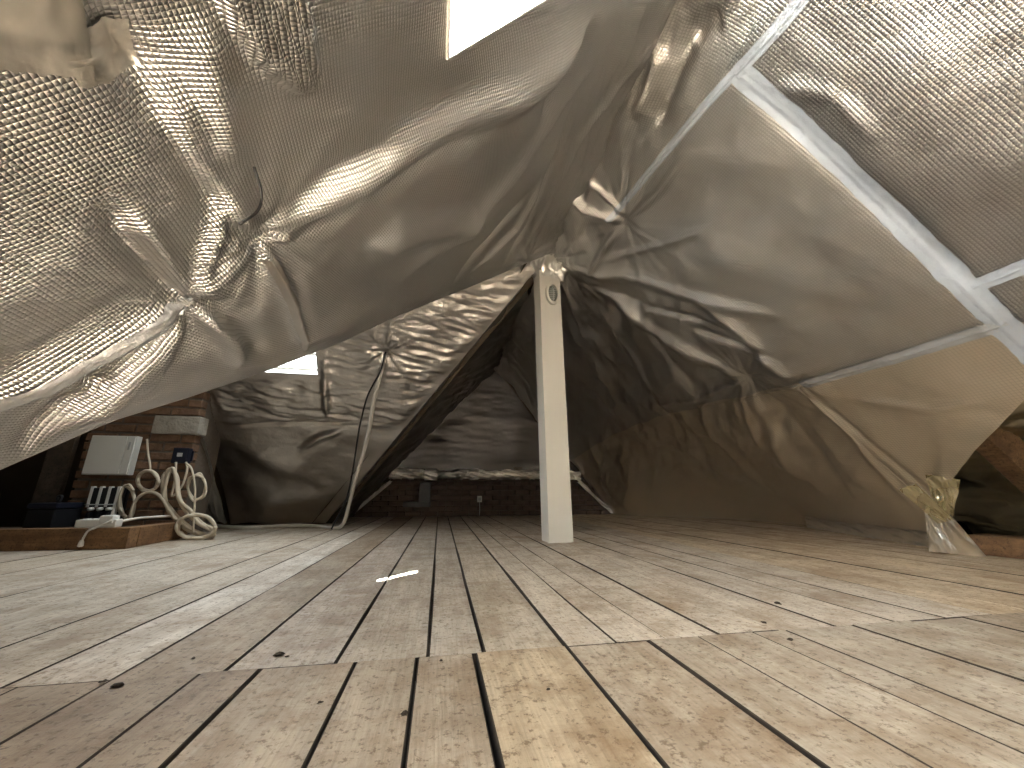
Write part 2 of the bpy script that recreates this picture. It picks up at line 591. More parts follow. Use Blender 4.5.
M_SHELL = simple('roof_boarding', (0.10, 0.075, 0.05), 0.9, 0, 0.3, 4)
M_METER = simple('lamp_glass_ribbed', (0.30, 0.30, 0.28), 0.25, 0, 0.1, 60)


# ------------------------------------------------------------------ mesh helpers
def link(name, me, mat, parent=None):
    o = bpy.data.objects.new(name, me)
    col.objects.link(o)
    if mat is not None and not me.materials:
        me.materials.append(mat)
    if parent is not None:
        o.parent = parent
    return o


def tag(o, label, cat, group=None):
    o['label'] = label
    o['category'] = cat
    if group:
        o['group'] = group
    return o


def struct(o):
    o['kind'] = 'structure'
    return o


def empty(name, loc=(0, 0, 0)):
    o = bpy.data.objects.new(name, None)
    o.empty_display_size = 0.1
    col.objects.link(o)
    o.location = loc
    return o


def grid_mesh(name, P, UV=None, smooth=True, keep=None):
    H, W = P.shape[:2]
    me = bpy.data.meshes.new(name)
    idx = np.arange(H * W).reshape(H, W)
    q = np.stack([idx[:-1, :-1], idx[:-1, 1:], idx[1:, 1:], idx[1:, :-1]], -1).reshape(-1, 4)
    d1 = P[1:, 1:] - P[:-1, :-1]
    d2 = P[1:, :-1] - P[:-1, 1:]
    area = np.linalg.norm(np.cross(d1, d2), axis=-1).reshape(-1)
    ok = area > 1e-8
    if keep is not None:
        ok &= keep.reshape(-1)
    q = q[ok]
    used = np.unique(q)
    remap = -np.ones(H * W, int)
    remap[used] = np.arange(len(used))
    co = P.reshape(-1, 3)[used]
    q = remap[q]
    me.vertices.add(len(co))
    me.vertices.foreach_set('co', co.astype(np.float32).ravel())
    me.loops.add(len(q) * 4)
    me.loops.foreach_set('vertex_index', q.astype(np.int32).ravel())
    me.polygons.add(len(q))
    me.polygons.foreach_set('loop_start', np.arange(0, len(q) * 4, 4, dtype=np.int32))
    if UV is not None:
        uvl = me.uv_layers.new(name='UVMap')
        uvl.data.foreach_set('uv', UV.reshape(-1, 2)[used][q.ravel()].astype(np.float32).ravel())
    me.update(calc_edges=True)
    me.validate()
    if smooth:
        me.polygons.foreach_set('use_smooth', np.ones(len(me.polygons), bool))
    return me


def uv_of(plane, P, rot=0.0):
    a, b = ax(plane, P)
    c, s = math.cos(rot), math.sin(rot)
    return np.stack([a * c - b * s, a * s + b * c], -1)


def snapped(lo, hi, step, cuts=()):
    g = np.linspace(lo, hi, max(2, int(round((hi - lo) / step)) + 1))
    for c in cuts:
        if lo < c < hi:
            g[np.argmin(np.abs(g - c))] = c
    return g


def box_mesh(name, x0, x1, y0, y1, z0, z1, bev=0.0, seg=2):
    bm = bmesh.new()
    bmesh.ops.create_cube(bm, size=1.0)
    for v in bm.verts:
        v.co = Vector(((x0 + x1) / 2 + v.co.x * (x1 - x0), (y0 + y1) / 2 + v.co.y * (y1 - y0), (z0 + z1) / 2 + v.co.z * (z1 - z0)))
    if bev:
        bmesh.ops.bevel(bm, geom=list(bm.edges), offset=bev, segments=seg, affect='EDGES', profile=0.7)
    me = bpy.data.meshes.new(name)
    bm.to_mesh(me)
    bm.free()
    return me


def box(name, x0, x1, y0, y1, z0, z1, mat, parent=None, bev=0.0):
    return link(name, box_mesh(name, x0, x1, y0, y1, z0, z1, bev), mat, parent)


def catmull(pts, n=8):
    pts = [np.array(p, float) for p in pts]
    P = [2 * pts[0] - pts[1]] + pts + [2 * pts[-1] - pts[-2]]
    out = []
    for i in range(1, len(P) - 2):
        for k in range(n):
            t = k / n
            out.append(0.5 * ((2 * P[i]) + (-P[i - 1] + P[i + 1]) * t + (2 * P[i - 1] - 5 * P[i] + 4 * P[i + 1] - P[i + 2]) * t * t
                              + (-P[i - 1] + 3 * P[i] - 3 * P[i + 1] + P[i + 2]) * t ** 3))
    out.append(P[-2])
    return np.array(out)


def tube_mesh(name, pts, r, ns=8, sm=8):
    C = catmull(pts, sm) if sm else np.array(pts, float)
    T = np.gradient(C, axis=0)
    T /= np.linalg.norm(T, axis=1)[:, None] + 1e-9
    up = np.array([0.31, 0.22, 0.92])
    rings = []
    for c, t in zip(C, T):
        a = np.cross(t, up)
        if np.linalg.norm(a) < 1e-3:
            a = np.cross(t, [1, 0, 0])
        a /= np.linalg.norm(a)
        b = np.cross(t, a)
        th = np.linspace(0, 2 * np.pi, ns, endpoint=False)
        rings.append(c + r * (np.cos(th)[:, None] * a + np.sin(th)[:, None] * b))
    V = np.concatenate(rings)
    n = len(C)
    faces = []
    for i in range(n - 1):
        for k in range(ns):
            k2 = (k + 1) % ns
            faces.append((i * ns + k, i * ns + k2, (i + 1) * ns + k2, (i + 1) * ns + k))
    faces.append(tuple(range(ns))[::-1])
    faces.append(tuple((n - 1) * ns + k for k in range(ns)))
    me = bpy.data.meshes.new(name)
    me.from_pydata([tuple(v) for v in V], [], faces)
    me.polygons.foreach_set('use_smooth', np.ones(len(me.polygons), bool))
    me.update()
    return me


def tube(name, pts, r, mat, parent=None, ns=8, sm=8):
    return link(name, tube_mesh(name, pts, r, ns, sm), mat, parent)


def lump(name, rings, mat, parent=None):
    """closed prism-like mesh from a list of point rings"""
    n = len(rings[0])
    V = [tuple(p) for r in rings for p in r]
    Fc = []
    for i in range(len(rings) - 1):
        for k in range(n):
            k2 = (k + 1) % n
            Fc.append((i * n + k, i * n + k2, (i + 1) * n + k2, (i + 1) * n + k))
    Fc.append(tuple(range(n))[::-1])
    Fc.append(tuple((len(rings) - 1) * n + k for k in range(n)))
    me = bpy.data.meshes.new(name)
    me.from_pydata(V, [], Fc)
    me.update()
    return link(name, me, mat, parent)


# ------------------------------------------------------------------ floor
floor = struct(box('floor', XW - 0.2, 4.7, Y0 - 0.1, YB + 0.3, -0.20, -0.045, M_DARKWOOD))
SEAM = 0.99
far_a = [-4.2, -3.95, -3.7, -3.45, -3.2, -2.95, -2.7, -2.45, -2.15, -1.85, -1.45, -1.23, -0.975, -0.775, -0.60, -0.405, -0.195, -0.004, 0.12, 0.311, 0.437, 0.568, 0.717, 0.89, 1.068, 1.265, 1.44, 1.62, 1.80, 2.03, 2.26, 2.48, 2.70, 2.93, 3.15, 3.4, 3.65, 3.9]
far_b = list(far_a)
for i, v in enumerate(far_a):
    far_b[i] = {-0.405: -0.33, -0.195: -0.15, -0.004: 0.015, 0.12: 0.155, 0.311: 0.33, -0.60: -0.56, -0.775: -0.735, -0.975: -0.94, 1.62: 1.70, 1.80: 1.87}.get(v, v)
near_a = [-1.5, -1.3, -1.12, -0.93, -0.748, -0.60, -0.446, -0.337, -0.154, -0.026, 0.097, 0.312, 0.517, 0.652, 0.81, 0.906, 1.115, 1.31, 1.50, 1.72, 1.95, 2.18, 2.4, 2.63, 2.86, 3.1, 3.35, 3.6, 3.9]
wide = {-0.775: 5, -0.405: 5, -0.195: 5, -0.004: 5.5, 0.12: 6, 0.311: 6, 1.068: 4.5, 1.265: 3.5, 0.437: 3, 1.44: 2.5, 1.80: 3.5, 2.03: 3, 2.48: 3,
        -0.446: 5, -0.337: 5.5, -0.154: 4.5, -0.026: 5, 0.097: 7, 0.312: 8, 0.517: 5.5, 0.906: 4.5, 1.115: 4.5}


def plank(xa0, xa1, xb0, xb1, ya, yb, tint, top):
    n = max(2, int((yb - ya) / 0.35))
    ys = np.linspace(ya, yb, n + 1)
    V, Fc = [], []
    ch = 0.002
    for i, y in enumerate(ys):
        t = (y - ya) / (yb - ya)
        jl = random.uniform(-0.0015, 0.0015)
        jr = random.uniform(-0.0015, 0.0015)
        x0 = xa0 * (1 - t) + xb0 * t + jl
        x1 = xa1 * (1 - t) + xb1 * t + jr
        z = top + random.uniform(-0.001, 0.001)
        V += [(x0, y, -0.044), (x0, y, z - ch), (x0 + ch, y, z), (x1 - ch, y, z), (x1, y, z - ch), (x1, y, -0.044)]
    for i in range(n):
        for k in range(6):
            k2 = (k + 1) % 6
            Fc.append((i * 6 + k, (i + 1) * 6 + k, (i + 1) * 6 + k2, i * 6 + k2))
    Fc.append((0, 1, 2, 3, 4, 5))
    Fc.append(tuple(n * 6 + k for k in (5, 4, 3, 2, 1, 0)))
    me = bpy.data.meshes.new('plank')
    me.from_pydata(V, [], Fc)
    me.update()
    me.materials.append(M_PLANK)
    me.materials.append(M_EDGE)
    for p in me.polygons:
        if abs(p.normal.z) < 0.9:
            p.material_index = 1
    o = link('plank', me, None, floor)
    o.color = (*tint, 1)
    return o


def gap(v):
    return wide.get(v, 1.7) * 1.15 / 1000 / 2


for i in range(len(far_a) - 1):
    a, b = far_a[i], far_a[i + 1]
    y1 = YB if a > -1.9 else 4.95
    r = random.uniform(0.90, 1.08)
    tint = (r, r * random.uniform(0.97, 1.02), r * random.uniform(0.95, 1.04))
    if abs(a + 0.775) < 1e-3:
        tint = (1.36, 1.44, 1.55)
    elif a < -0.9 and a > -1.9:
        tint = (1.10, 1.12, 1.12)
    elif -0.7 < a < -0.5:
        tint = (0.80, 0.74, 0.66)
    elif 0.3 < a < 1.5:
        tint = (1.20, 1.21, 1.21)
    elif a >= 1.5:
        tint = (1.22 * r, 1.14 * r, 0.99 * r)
    plank(a + gap(a), b - gap(b), far_b[i] + gap(a), far_b[i + 1] - gap(b), SEAM + 0.0015, y1, tint, random.uniform(-0.0015, 0.0015))
for i in range(len(near_a) - 1):
    a, b = near_a[i], near_a[i + 1]
    r = random.uniform(0.92, 1.05)
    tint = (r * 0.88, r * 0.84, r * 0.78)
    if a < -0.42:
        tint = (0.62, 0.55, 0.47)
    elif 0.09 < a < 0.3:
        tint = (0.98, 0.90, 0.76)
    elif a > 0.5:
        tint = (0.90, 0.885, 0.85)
    plank(a + gap(a), b - gap(b), a + gap(a), b - gap(b), Y0, SEAM - 0.0015, tint, 0.001 + random.uniform(-0.001, 0.0015))

# ------------------------------------------------------------------ roof windows (openings in plane coordinates)
# opening 1: left slope above the camera, given by Y range and X range (on the slope)
W1 = dict(y=(0.047, 0.667), x=(-0.031, 0.52))
# unseen opening added behind the camera on the same slope for fill light
W_FILL = dict(y=(-1.95, -1.00), x=(-0.60, 0.40))
# opening 2: wing's far slope
q0 = PW.px(318, 374)
q1 = PW.px(318, 330)
W2 = dict(x=(q0[0] - 0.62, q0[0]), z=(q0[2], q0[2] + 0.80))
def zl(x):
    return (x - XL) / (XR - XL) * ZR


def zr(x):
    return (XRT - x) / (XRT - XR) * ZR


def lpt(x, y, off=0.0):
    return np.array([x, y, zl(x)]) + PL.n * off


def rpt(x, y, off=0.0):
    return np.array([x, y, zr(x)]) + PR.n * off


def wpt(x, z, off=0.0):
    return np.array([x, YF + (YP - YF) * z / ZR, z]) + PW.n * off


VAL = sorted([tuple(PL.px(*p)[[0, 1]]) for p in [(0, 470), (60, 444), (110, 422), (190, 397), (270, 370), (340, 343), (400, 315), (470, 287), (527, 263)]])
VX = [XL - 0.3, XL] + [v[0] for v in VAL] + [XR]
VY = [0.35, 0.64] + [v[1] for v in VAL] + [YP]
SEAMPX = sorted([tuple(PL.px(*p)[[0, 1]]) for p in [(0, 397), (110, 341), (185, 301), (265, 244), (350, 191), (450, 124), (523, 84)]])
SX = [XL - 0.3, XL] + [v[0] for v in SEAMPX] + [XR]
SY = [0.30, 0.50] + [v[1] for v in SEAMPX] + [1.45]


def yval(x):
    return np.interp(x, VX, VY)


def yseam(x):
    return np.interp(x, SX, SY)


def left_sheet(name, ylo, yhi, xs, ystep, off, mat, disp, rot, holes=(), edge_zero=False):
    """part of the left slope between ylo(x) and yhi(x)"""
    cuts = [c for h in holes for c in h['y']]
    lo = min(float(np.min(ylo(xs))), float(np.max(ylo(xs))))
    hi = float(np.max(yhi(xs)))
    ys = snapped(lo, hi, ystep, cuts)
    X, Y = np.meshgrid(xs, ys, indexing='ij')
    Y = np.maximum(np.minimum(Y, yhi(X)), ylo(X))
    P = np.stack([X, Y, (X - XL) / (XR - XL) * ZR], -1)
    UV = uv_of(PL, P, rot)
    D = disp(P)
    if edge_zero:
        D = D * sstep(yhi(X) - Y, 0.0, 0.10)
    Q = P + PL.n * (D + off)[..., None]
    cx = (X[:-1, :-1] + X[1:, 1:]) / 2
    cy = (Y[:-1, :-1] + Y[1:, 1:]) / 2
    keep = np.ones(cx.shape, bool)
    for h in holes:
        keep &= ~((cx > h['x'][0]) & (cx < h['x'][1]) & (cy > h['y'][0]) & (cy < h['y'][1]))
    return grid_mesh(name, Q, UV, True, keep), Q


const = lambda v: (lambda x: np.full(np.shape(x), float(v)))
Wc = [c for h in (W1, W_FILL) for c in h['x']]
# --- sheet over and left of the camera, in front of the crease
me, _ = left_sheet('foil_sheet', const(Y0), yseam, snapped(XL - 0.02, XR, 0.0075, Wc), 0.0085, 0.006, M_FL, D_left, 0.12, (W1, W_FILL))
sheetA1 = tag(link('foil_sheet', me, M_FL), 'large silver bubble foil sheet with square grid around the bright roof window', 'foil sheet')
# --- sheet between the crease and the hanging edge
me, QA2 = left_sheet('foil_sheet', lambda x: yseam(x) - 0.03, yval, snapped(XL - 0.02, XR, 0.0075), 0.0085, 0.0, M_FL, D_left, -0.25, (), True)
sheetA2 = tag(link('foil_sheet', me, M_FL), 'draped silver foil sheet whose lower edge hangs from white post down over brick chimney', 'foil sheet')

# --- wing near slope: hangs behind that edge
edge = np.array([[x, yval(x), zl(x)] for x in np.linspace(XL - 0.02, XR, 70)])
ts = np.linspace(0, 1, 60)
Pn = edge[:, None, :] * (1 - ts)[None, :, None] + np.stack([np.full(70, XW), edge[:, 1], edge[:, 2]], -1)[:, None, :] * ts[None, :, None]
nn = unit(np.cross([1, 0, 0], [0, 2.1, 2.28]))
if nn[2] > 0:
    nn = -nn
Dn = (0.03 * fbm(Pn[..., 0] * 2, Pn[..., 2] * 2.5, 91, 3)) * sstep(edge[:, None, 0] - Pn[..., 0], 0.0, 0.15)
tag(link('foil_sheet', grid_mesh('foil_sheet', Pn + nn * Dn[..., None], np.stack([Pn[..., 0], Pn[..., 2]], -1)), M_FS),
    'foil lining on the near slope of the side wing behind the hanging foil edge', 'foil sheet')

# --- wing far slope, lower and upper sheets
ZSEAM = PW.px(290, 423)[2]


def xval_far(z):
    return XL + (XR - XL) * z / ZR


def wing_sheet(zlo, zhi, xleft, zstep, xstep, off, rot, hole=None):
    zc = hole['z'] if hole else ()
    zs = snapped(zlo, zhi, zstep, zc)
    xs = snapped(xleft, XR, xstep, hole['x'] if hole else ())
    Z, X = np.meshgrid(zs, xs, indexing='ij')
    X = np.minimum(X, xval_far(Z))
    P = np.stack([X, YF + (YP - YF) * Z / ZR, Z], -1)
    D = D_wing(P) * sstep(xval_far(Z) - X, 0.0, 0.12)
    Q = P + PW.n * (D + off)[..., None]
    keep = None
    if hole:
        cx = (X[:-1, :-1] + X[1:, 1:]) / 2
        cz = (Z[:-1, :-1] + Z[1:, 1:]) / 2
        keep = ~((cx > hole['x'][0]) & (cx < hole['x'][1]) & (cz > hole['z'][0]) & (cz < hole['z'][1]))
    return grid_mesh('foil_sheet', Q, uv_of(PW, P, rot), True, keep)


M_FW = foil('foil_wing', (0.53, 0.50, 0.47), 0.32, 0.012, 0.0, 0.001, 0.45, 16)
tag(link('foil_sheet', wing_sheet(0.012, ZSEAM + 0.01, -2.12, 0.014, 0.016, 0.0, 0, None), M_FW),
    'smooth brownish foil sheet reaching the floor behind the hanging pale cable', 'foil sheet')
sheetB2 = tag(link('foil_sheet', wing_sheet(ZSEAM, ZR - 0.01, XW, 0.0095, 0.015, 0.012, 0, W2), M_FW),
              'finely wrinkled foil sheet surrounding the small roof window beyond the drape', 'foil sheet')

# --- far left main slope, beyond the valley
zs = np.linspace(0.012, ZR, 150)
vs_ = np.linspace(0, 1, 130)
xv = xval_far(zs)
yv = YF + (YP - YF) * zs / ZR
P = np.stack([np.repeat(xv[:, None], 130, 1), yv[:, None] + (YB + 0.02 - yv[:, None]) * vs_[None], np.repeat(zs[:, None], 130, 1)], -1)
D = D_farleft(P) * sstep(P[..., 1] - yv[:, None], 0, 0.12) + 0.02 * 0
tag(link('foil_sheet', grid_mesh('foil_sheet', P + PL.n * D[..., None], uv_of(PL, P)), M_FSHADE),
    'foil sheet darkened like shade, with diagonal pulls left of the end triangle', 'foil sheet')

# --- end triangle above the ledge
zs = np.linspace(0.60, ZR, 90)
us = np.linspace(0, 1, 100)
fr = (zs - 0.60) / (ZR - 0.60)
x0 = -0.70 + (XR - 0.03 + 0.70) * fr
x1 = 2.15 + (XR + 0.03 - 2.15) * fr
X = x0[:, None] + (x1 - x0)[:, None] * us[None]
Z = np.repeat(zs[:, None], 100, 1)
Y = YB + 0.05 - 0.02 * fr[:, None] - (0.035 * fbm(X * 1.6, Z * 1.6, 101, 2) + 0.010 * fbm(X * 1.5, Z * 7, 103, 3))
M_FE = foil('foil_end_shade', (0.22, 0.205, 0.20), 0.48, 0.012, 0.0, 0.001, 0.4, 9)  # end foil's base darkened to stand for the shade at the far end
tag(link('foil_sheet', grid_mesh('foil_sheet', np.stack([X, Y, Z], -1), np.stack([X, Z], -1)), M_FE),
    'triangular foil sheet darkened like shade, closing the far end above the brick ledge', 'foil sheet')


# --- right slope
def right_sheet(xlo, xhi, ylo, yhi, xstep, ystep, off, mat, rot, hole=None, xmax=None, trim=False):
    xs = snapped(xlo, xhi, xstep, hole['x'] if hole else ())
    ys = snapped(ylo, yhi, ystep, hole['y'] if hole else ())
    X, Y = np.meshgrid(xs, ys, indexing='ij')
    if xmax is not None:
        X = np.minimum(X, xmax(Y))
    P = np.stack([X, Y, (XRT - X) / (XRT - XR) * ZR], -1)
    Q = P + PR.n * (D_right(P) + off)[..., None]
    keep = None
    if hole:
        cx = (X[:-1, :-1] + X[1:, 1:]) / 2
        cy = (Y[:-1, :-1] + Y[1:, 1:]) / 2
        keep = ~((cx > hole['x'][0]) & (cx < hole['x'][1]) & (cy > hole['y'][0]) & (cy < hole['y'][1]))
    if trim:
        zc = np.maximum(Q[1:, 1:, 2], Q[:-1, :-1, 2])
        keep = zc > 0.0
        Q[..., 2] = np.maximum(Q[..., 2], 0.003)
    return link('foil_sheet', grid_mesh('foil_sheet', Q, uv_of(PR, P, rot), True, keep), mat)


EDX = [(Y0, 2.16), (0.6, 2.16), (0.98, 2.29), (1.15, 2.384), (1.45, 2.56), (1.73, 2.745), (1.88, 2.93), (1.93, 3.08)]
xedge = lambda Y: np.interp(Y, [e[0] for e in EDX], [e[1] for e in EDX])
M_FR2 = foil('foil_right_plain', (0.84, 0.79, 0.72), 0.34, 0.0135, 0.2, 0.001, 0.15)
sR1 = tag(right_sheet(XR, 1.10, Y0, YB, 0.008, 0.011, 0.0, M_FR4, 0.1), 'narrow crumpled foil strip along the ridge above the white post', 'foil sheet')
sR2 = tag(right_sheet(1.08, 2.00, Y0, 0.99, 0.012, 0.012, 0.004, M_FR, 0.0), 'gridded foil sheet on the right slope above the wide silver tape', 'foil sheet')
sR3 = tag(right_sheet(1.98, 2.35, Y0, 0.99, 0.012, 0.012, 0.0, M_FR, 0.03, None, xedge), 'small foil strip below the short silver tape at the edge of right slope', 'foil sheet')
sR4 = tag(right_sheet(1.08, 2.14, 0.97, YB, 0.010, 0.012, 0.0, M_FR4, 0.03), 'long foil sheet between the ridge and the level silver tape, creased behind the post', 'foil sheet')
sR5 = tag(right_sheet(2.12, 3.10, 0.97, 1.93, 0.012, 0.012, 0.003, M_FR2, 0.0, None, xedge), 'tan reflecting foil sheet with slanting cut edge above the torn foil flap', 'foil sheet')
sR6 = tag(right_sheet(2.12, 3.85, 1.90, YB, 0.011, 0.014, -0.003, M_FR2, 0.0, None, None, True), 'dark creased lower foil sheet hanging to the floor right of the white post', 'foil sheet')


def tape(parent, plane, disp, pts, wid, off=0.008, mat=None, name='tape'):
    C = catmull([plane.px(*p) for p in pts], 40)
    T = np.gradient(C, axis=0)
    T /= np.linalg.norm(T, axis=1)[:, None]
    S = np.cross(T, plane.n)
    w_ = wid * (1 + 0.06 * fbm(np.arange(len(C)) * 0.15, np.zeros(len(C)), 3, 2))
    tt = np.linspace(-0.5, 0.5, 13)
    P = C[:, None, :] + S[:, None, :] * (tt[None, :, None] * w_[:, None, None])
    D = disp(P)
    a, b = ax(plane, P)
    crease = 0.004 * np.exp(-((tt[None, :] - 0.05) / 0.06) ** 2) + 0.0015 * fbm(a * 30, b * 30, 8, 2)
    Q = P + plane.n * (D + off + crease)[..., None]
    return link(name, grid_mesh(name, Q, uv_of(plane, P)), mat or M_TAPE, parent)


tape(sR4, PR, D_right, [(738, 68), (800, 127), (870, 193), (940, 262), (1000, 320), (1040, 360)], 0.085)
tape(sR4, PR, D_right, [(612, 218), (650, 172), (700, 112), (742, 66)], 0.040)
tape(sR2, PR, D_right, [(738, 72), (768, 40), (800, 3), (820, -25)], 0.050, 0.012)
tape(sR5, PR, D_right, [(800, 386), (860, 369), (930, 347), (1008, 322)], 0.055, 0.008, M_TAPE2)
tape(sR6, PR, D_right, [(690, 416), (740, 405), (800, 386)], 0.040, 0.006, M_FR2)
tape(sR3, PR, D_right, [(972, 287), (1000, 276), (1040, 260)], 0.055, 0.010)
tape(sR5, PR, D_right, [(797, 390), (850, 438), (900, 484), (935, 517)], 0.030, 0.006, M_FR2, 'seam_strip')
# smooth band along the rolled crease and loose patches on the left sheet
tape(sheetA1, PL, D_left, [(-20, 404), (40, 374), (110, 338), (160, 312), (190, 298)], 0.035, 0.012, M_TAPE2)
tape(sheetA1, PL, D_left, [(62, 56), (100, 54), (142, 50)], 0.060, 0.010, M_FS, 'patch')
tape(sheetA1, PL, D_left, [(-40, 12), (0, 20), (50, 30), (85, 36)], 0.085, 0.012, M_FS, 'patch')
tape(sheetA2, PL, D_left, [(268, 258), (285, 296), (302, 344)], 0.028, 0.010, M_FW, 'seam_strip')
tape(sheetB2, PW, D_wing, [(326, 350), (328, 385), (330, 420)], 0.16, 0.012, M_FW, 'seam_strip')

# --- deeper lining and timbers where the right sheet ends
PR2 = Plane((3.95, 0, 0), (0, 1, 0), (XR - XRT, 0, ZR), room_pt)
xs = np.linspace(2.2, 4.0, 110)
ys = np.linspace(Y0, 2.4, 150)
X, Y = np.meshgrid(xs, ys, indexing='ij')
P = np.stack([X, Y, (3.95 - X) * ZR / (XRT - XR)], -1)
a, b = ax(PR2, P)
D = 0.04 * fbm(a * 3, b * 3, 111, 3) + 0.035 * ridged(a * 3.0 + b * 2, b * 8 - a * 2, 113)
P = P[(P[..., 2] > -0.2).all(axis=1)]
D = D[:P.shape[0]]
tag(link('foil_sheet', grid_mesh('foil_sheet', P + PR2.n * D[..., None], uv_of(PR2, P)), foil('foil_olive', (0.62, 0.58, 0.46), 0.30, 0.012, 0.0, 0.001, 0.4, 9)),
    'dark olive crinkled foil sheet set deep behind the timber rafter foot', 'foil sheet')

# ------------------------------------------------------------------ outer roof boarding (keeps the daylight out)
ceiling = struct(empty('ceiling'))


def shell_left(yhi, xs, ys, holes, off=-0.09):
    X, Y = np.meshgrid(xs, ys, indexing='ij')
    Y = np.minimum(Y, yhi(X))
    P = np.stack([X, Y, (X - XL) / (XR - XL) * ZR], -1) + PL.n * off
    cx = (X[:-1, :-1] + X[1:, 1:]) / 2
    cy = (Y[:-1, :-1] + Y[1:, 1:]) / 2
    keep = np.ones(cx.shape, bool)
    for h in holes:
        keep &= ~((cx > h['x'][0]) & (cx < h['x'][1]) & (cy > h['y'][0]) & (cy < h['y'][1]))
    link('boarding', grid_mesh('boarding', P, None, False, keep), M_SHELL, ceiling)


shell_left(lambda x: yval(x) - 0.075, np.array([XL - 0.25, -0.9, W_FILL['x'][0], -0.3, W1['x'][0], 0.2, W_FILL['x'][1], W1['x'][1], 0.7, XR + 0.06]),
           np.array([Y0 - 0.1, W_FILL['y'][0], W_FILL['y'][1], W1['y'][0], W1['y'][1], 1.0, 1.5, 2.0, YP]), (W1, W_FILL))


def quad(name, pts, mat, parent):
    me = bpy.data.meshes.new(name)
    me.from_pydata([tuple(p) for p in pts], [], [tuple(range(len(pts)))])
    me.update()
    return link(name, me, mat, parent)


oC = -PL.n * 0.10
quad('boarding', [np.array(p) + oC for p in [(XL - 0.3, YF + 0.2, zl(XL - 0.3)), (XR + 0.05, YP, zl(XR + 0.05)), (XR + 0.05, YB + 0.4, zl(XR + 0.05)), (XL - 0.3, YB + 0.4, zl(XL - 0.3))]], M_SHELL, ceiling)
oN = -nn * 0.08
quad('boarding', [np.array(p) + oN for p in [(-1.54, 0.25, -0.25), (0.86, YP + 0.10, ZR + 0.20), (XW - 0.1, YP + 0.10, ZR + 0.20), (XW - 0.1, 0.25, -0.25)]], M_SHELL, ceiling)
# wing far slope with opening
xs = np.array([XW - 0.1, W2['x'][0], W2['x'][1], 0.2, XR + 0.1])
zs = np.array([-0.15, 0.6, W2['z'][0], W2['z'][1], ZR + 0.06])
Z, X = np.meshgrid(zs, xs, indexing='ij')
X = np.minimum(X, xval_far(Z) + 0.1)
P = np.stack([X, YF + (YP - YF) * Z / ZR, Z], -1) - PW.n * 0.09
cx = (X[:-1, :-1] + X[1:, 1:]) / 2
cz = (Z[:-1, :-1] + Z[1:, 1:]) / 2
keep = ~((cx > W2['x'][0]) & (cx < W2['x'][1]) & (cz > W2['z'][0]) & (cz < W2['z'][1]))
link('boarding', grid_mesh('boarding', P, None, False, keep), M_SHELL, ceiling)
# right slope: the boarding lies outside the lining, with a deeper eave below
def profile(pts, y0, y1):
    V = [(x, y0, z) for x, z in pts] + [(x, y1, z) for x, z in pts]
    n = len(pts)
    me = bpy.data.meshes.new('boarding')
    me.from_pydata(V, [], [(i, i + 1, n + i + 1, n + i) for i in range(n - 1)])
    me.update()
    return link('boarding', me, M_SHELL, ceiling)


profile([(0.60, 2.14), (0.88, 2.54), (2.45, 1.36), (2.95, 1.30), (4.45, -0.15)], Y0 - 0.1, YB + 0.4)

# ------------------------------------------------------------------ walls
def wall_poly(name, pts, axis, d0, d1, mat):
    """extruded polygon wall; pts are (h, z), axis is 'x' or 'y'"""
    n = len(pts)
    if axis == 'y':
        V = [(h, d0, z) for h, z in pts] + [(h, d1, z) for h, z in pts]
    else:
        V = [(d0, h, z) for h, z in pts] + [(d1, h, z) for h, z in pts]
    Fc = [tuple(range(n)), tuple(range(2 * n - 1, n - 1, -1))] + [(i, (i + 1) % n, n + (i + 1) % n, n + i) for i in range(n)]
    me = bpy.data.meshes.new(name)
    me.from_pydata(V, [], Fc)
    me.update()
    return struct(link(name, me, mat))


wall_poly('wall_front', [(-1.7, -0.1), (4.7, -0.1), (3.2, 1.6), (0.82, 2.85)], 'y', Y0 - 0.2, Y0 - 0.02, M_PLASTER)
wall_poly('wall_left', [(0.3, -0.1), (5.2, -0.1), (2.75, 2.6)], 'x', XW - 0.15, XW, M_DARKWOOD)
wall_back = wall_poly('wall_back', [(-1.8, -0.1), (4.7, -0.1), (3.2, 1.6), (0.82, 2.9)], 'y', YB + 0.085, YB + 0.25, M_MORTAR)

BR = {}


def brick_mesh(L, H, Dp, key):
    if key in BR:
        return BR[key]
    bm = bmesh.new()
    bmesh.ops.create_cube(bm, size=1.0)
    rnd = random.Random(hash(key) & 0xffff)
    for v in bm.verts:
        v.co = Vector((v.co.x * L + rnd.uniform(-.003, .003), v.co.y * Dp, v.co.z * H + rnd.uniform(-.003, .003)))
    bmesh.ops.bevel(bm, geom=list(bm.edges), offset=0.004, segments=1, affect='EDGES')
    me = bpy.data.meshes.new('brick')
    bm.to_mesh(me)
    bm.free()
    BR[key] = me
    return me


def brick(me, mat, loc, parent, rz=0.0):
    o = bpy.data.objects.new('brick', me)
    if not me.materials:
        me.materials.append(mat)
    col.objects.link(o)
    o.parent = parent
    o.location = loc
    o.rotation_euler = (0, 0, rz)
    return o


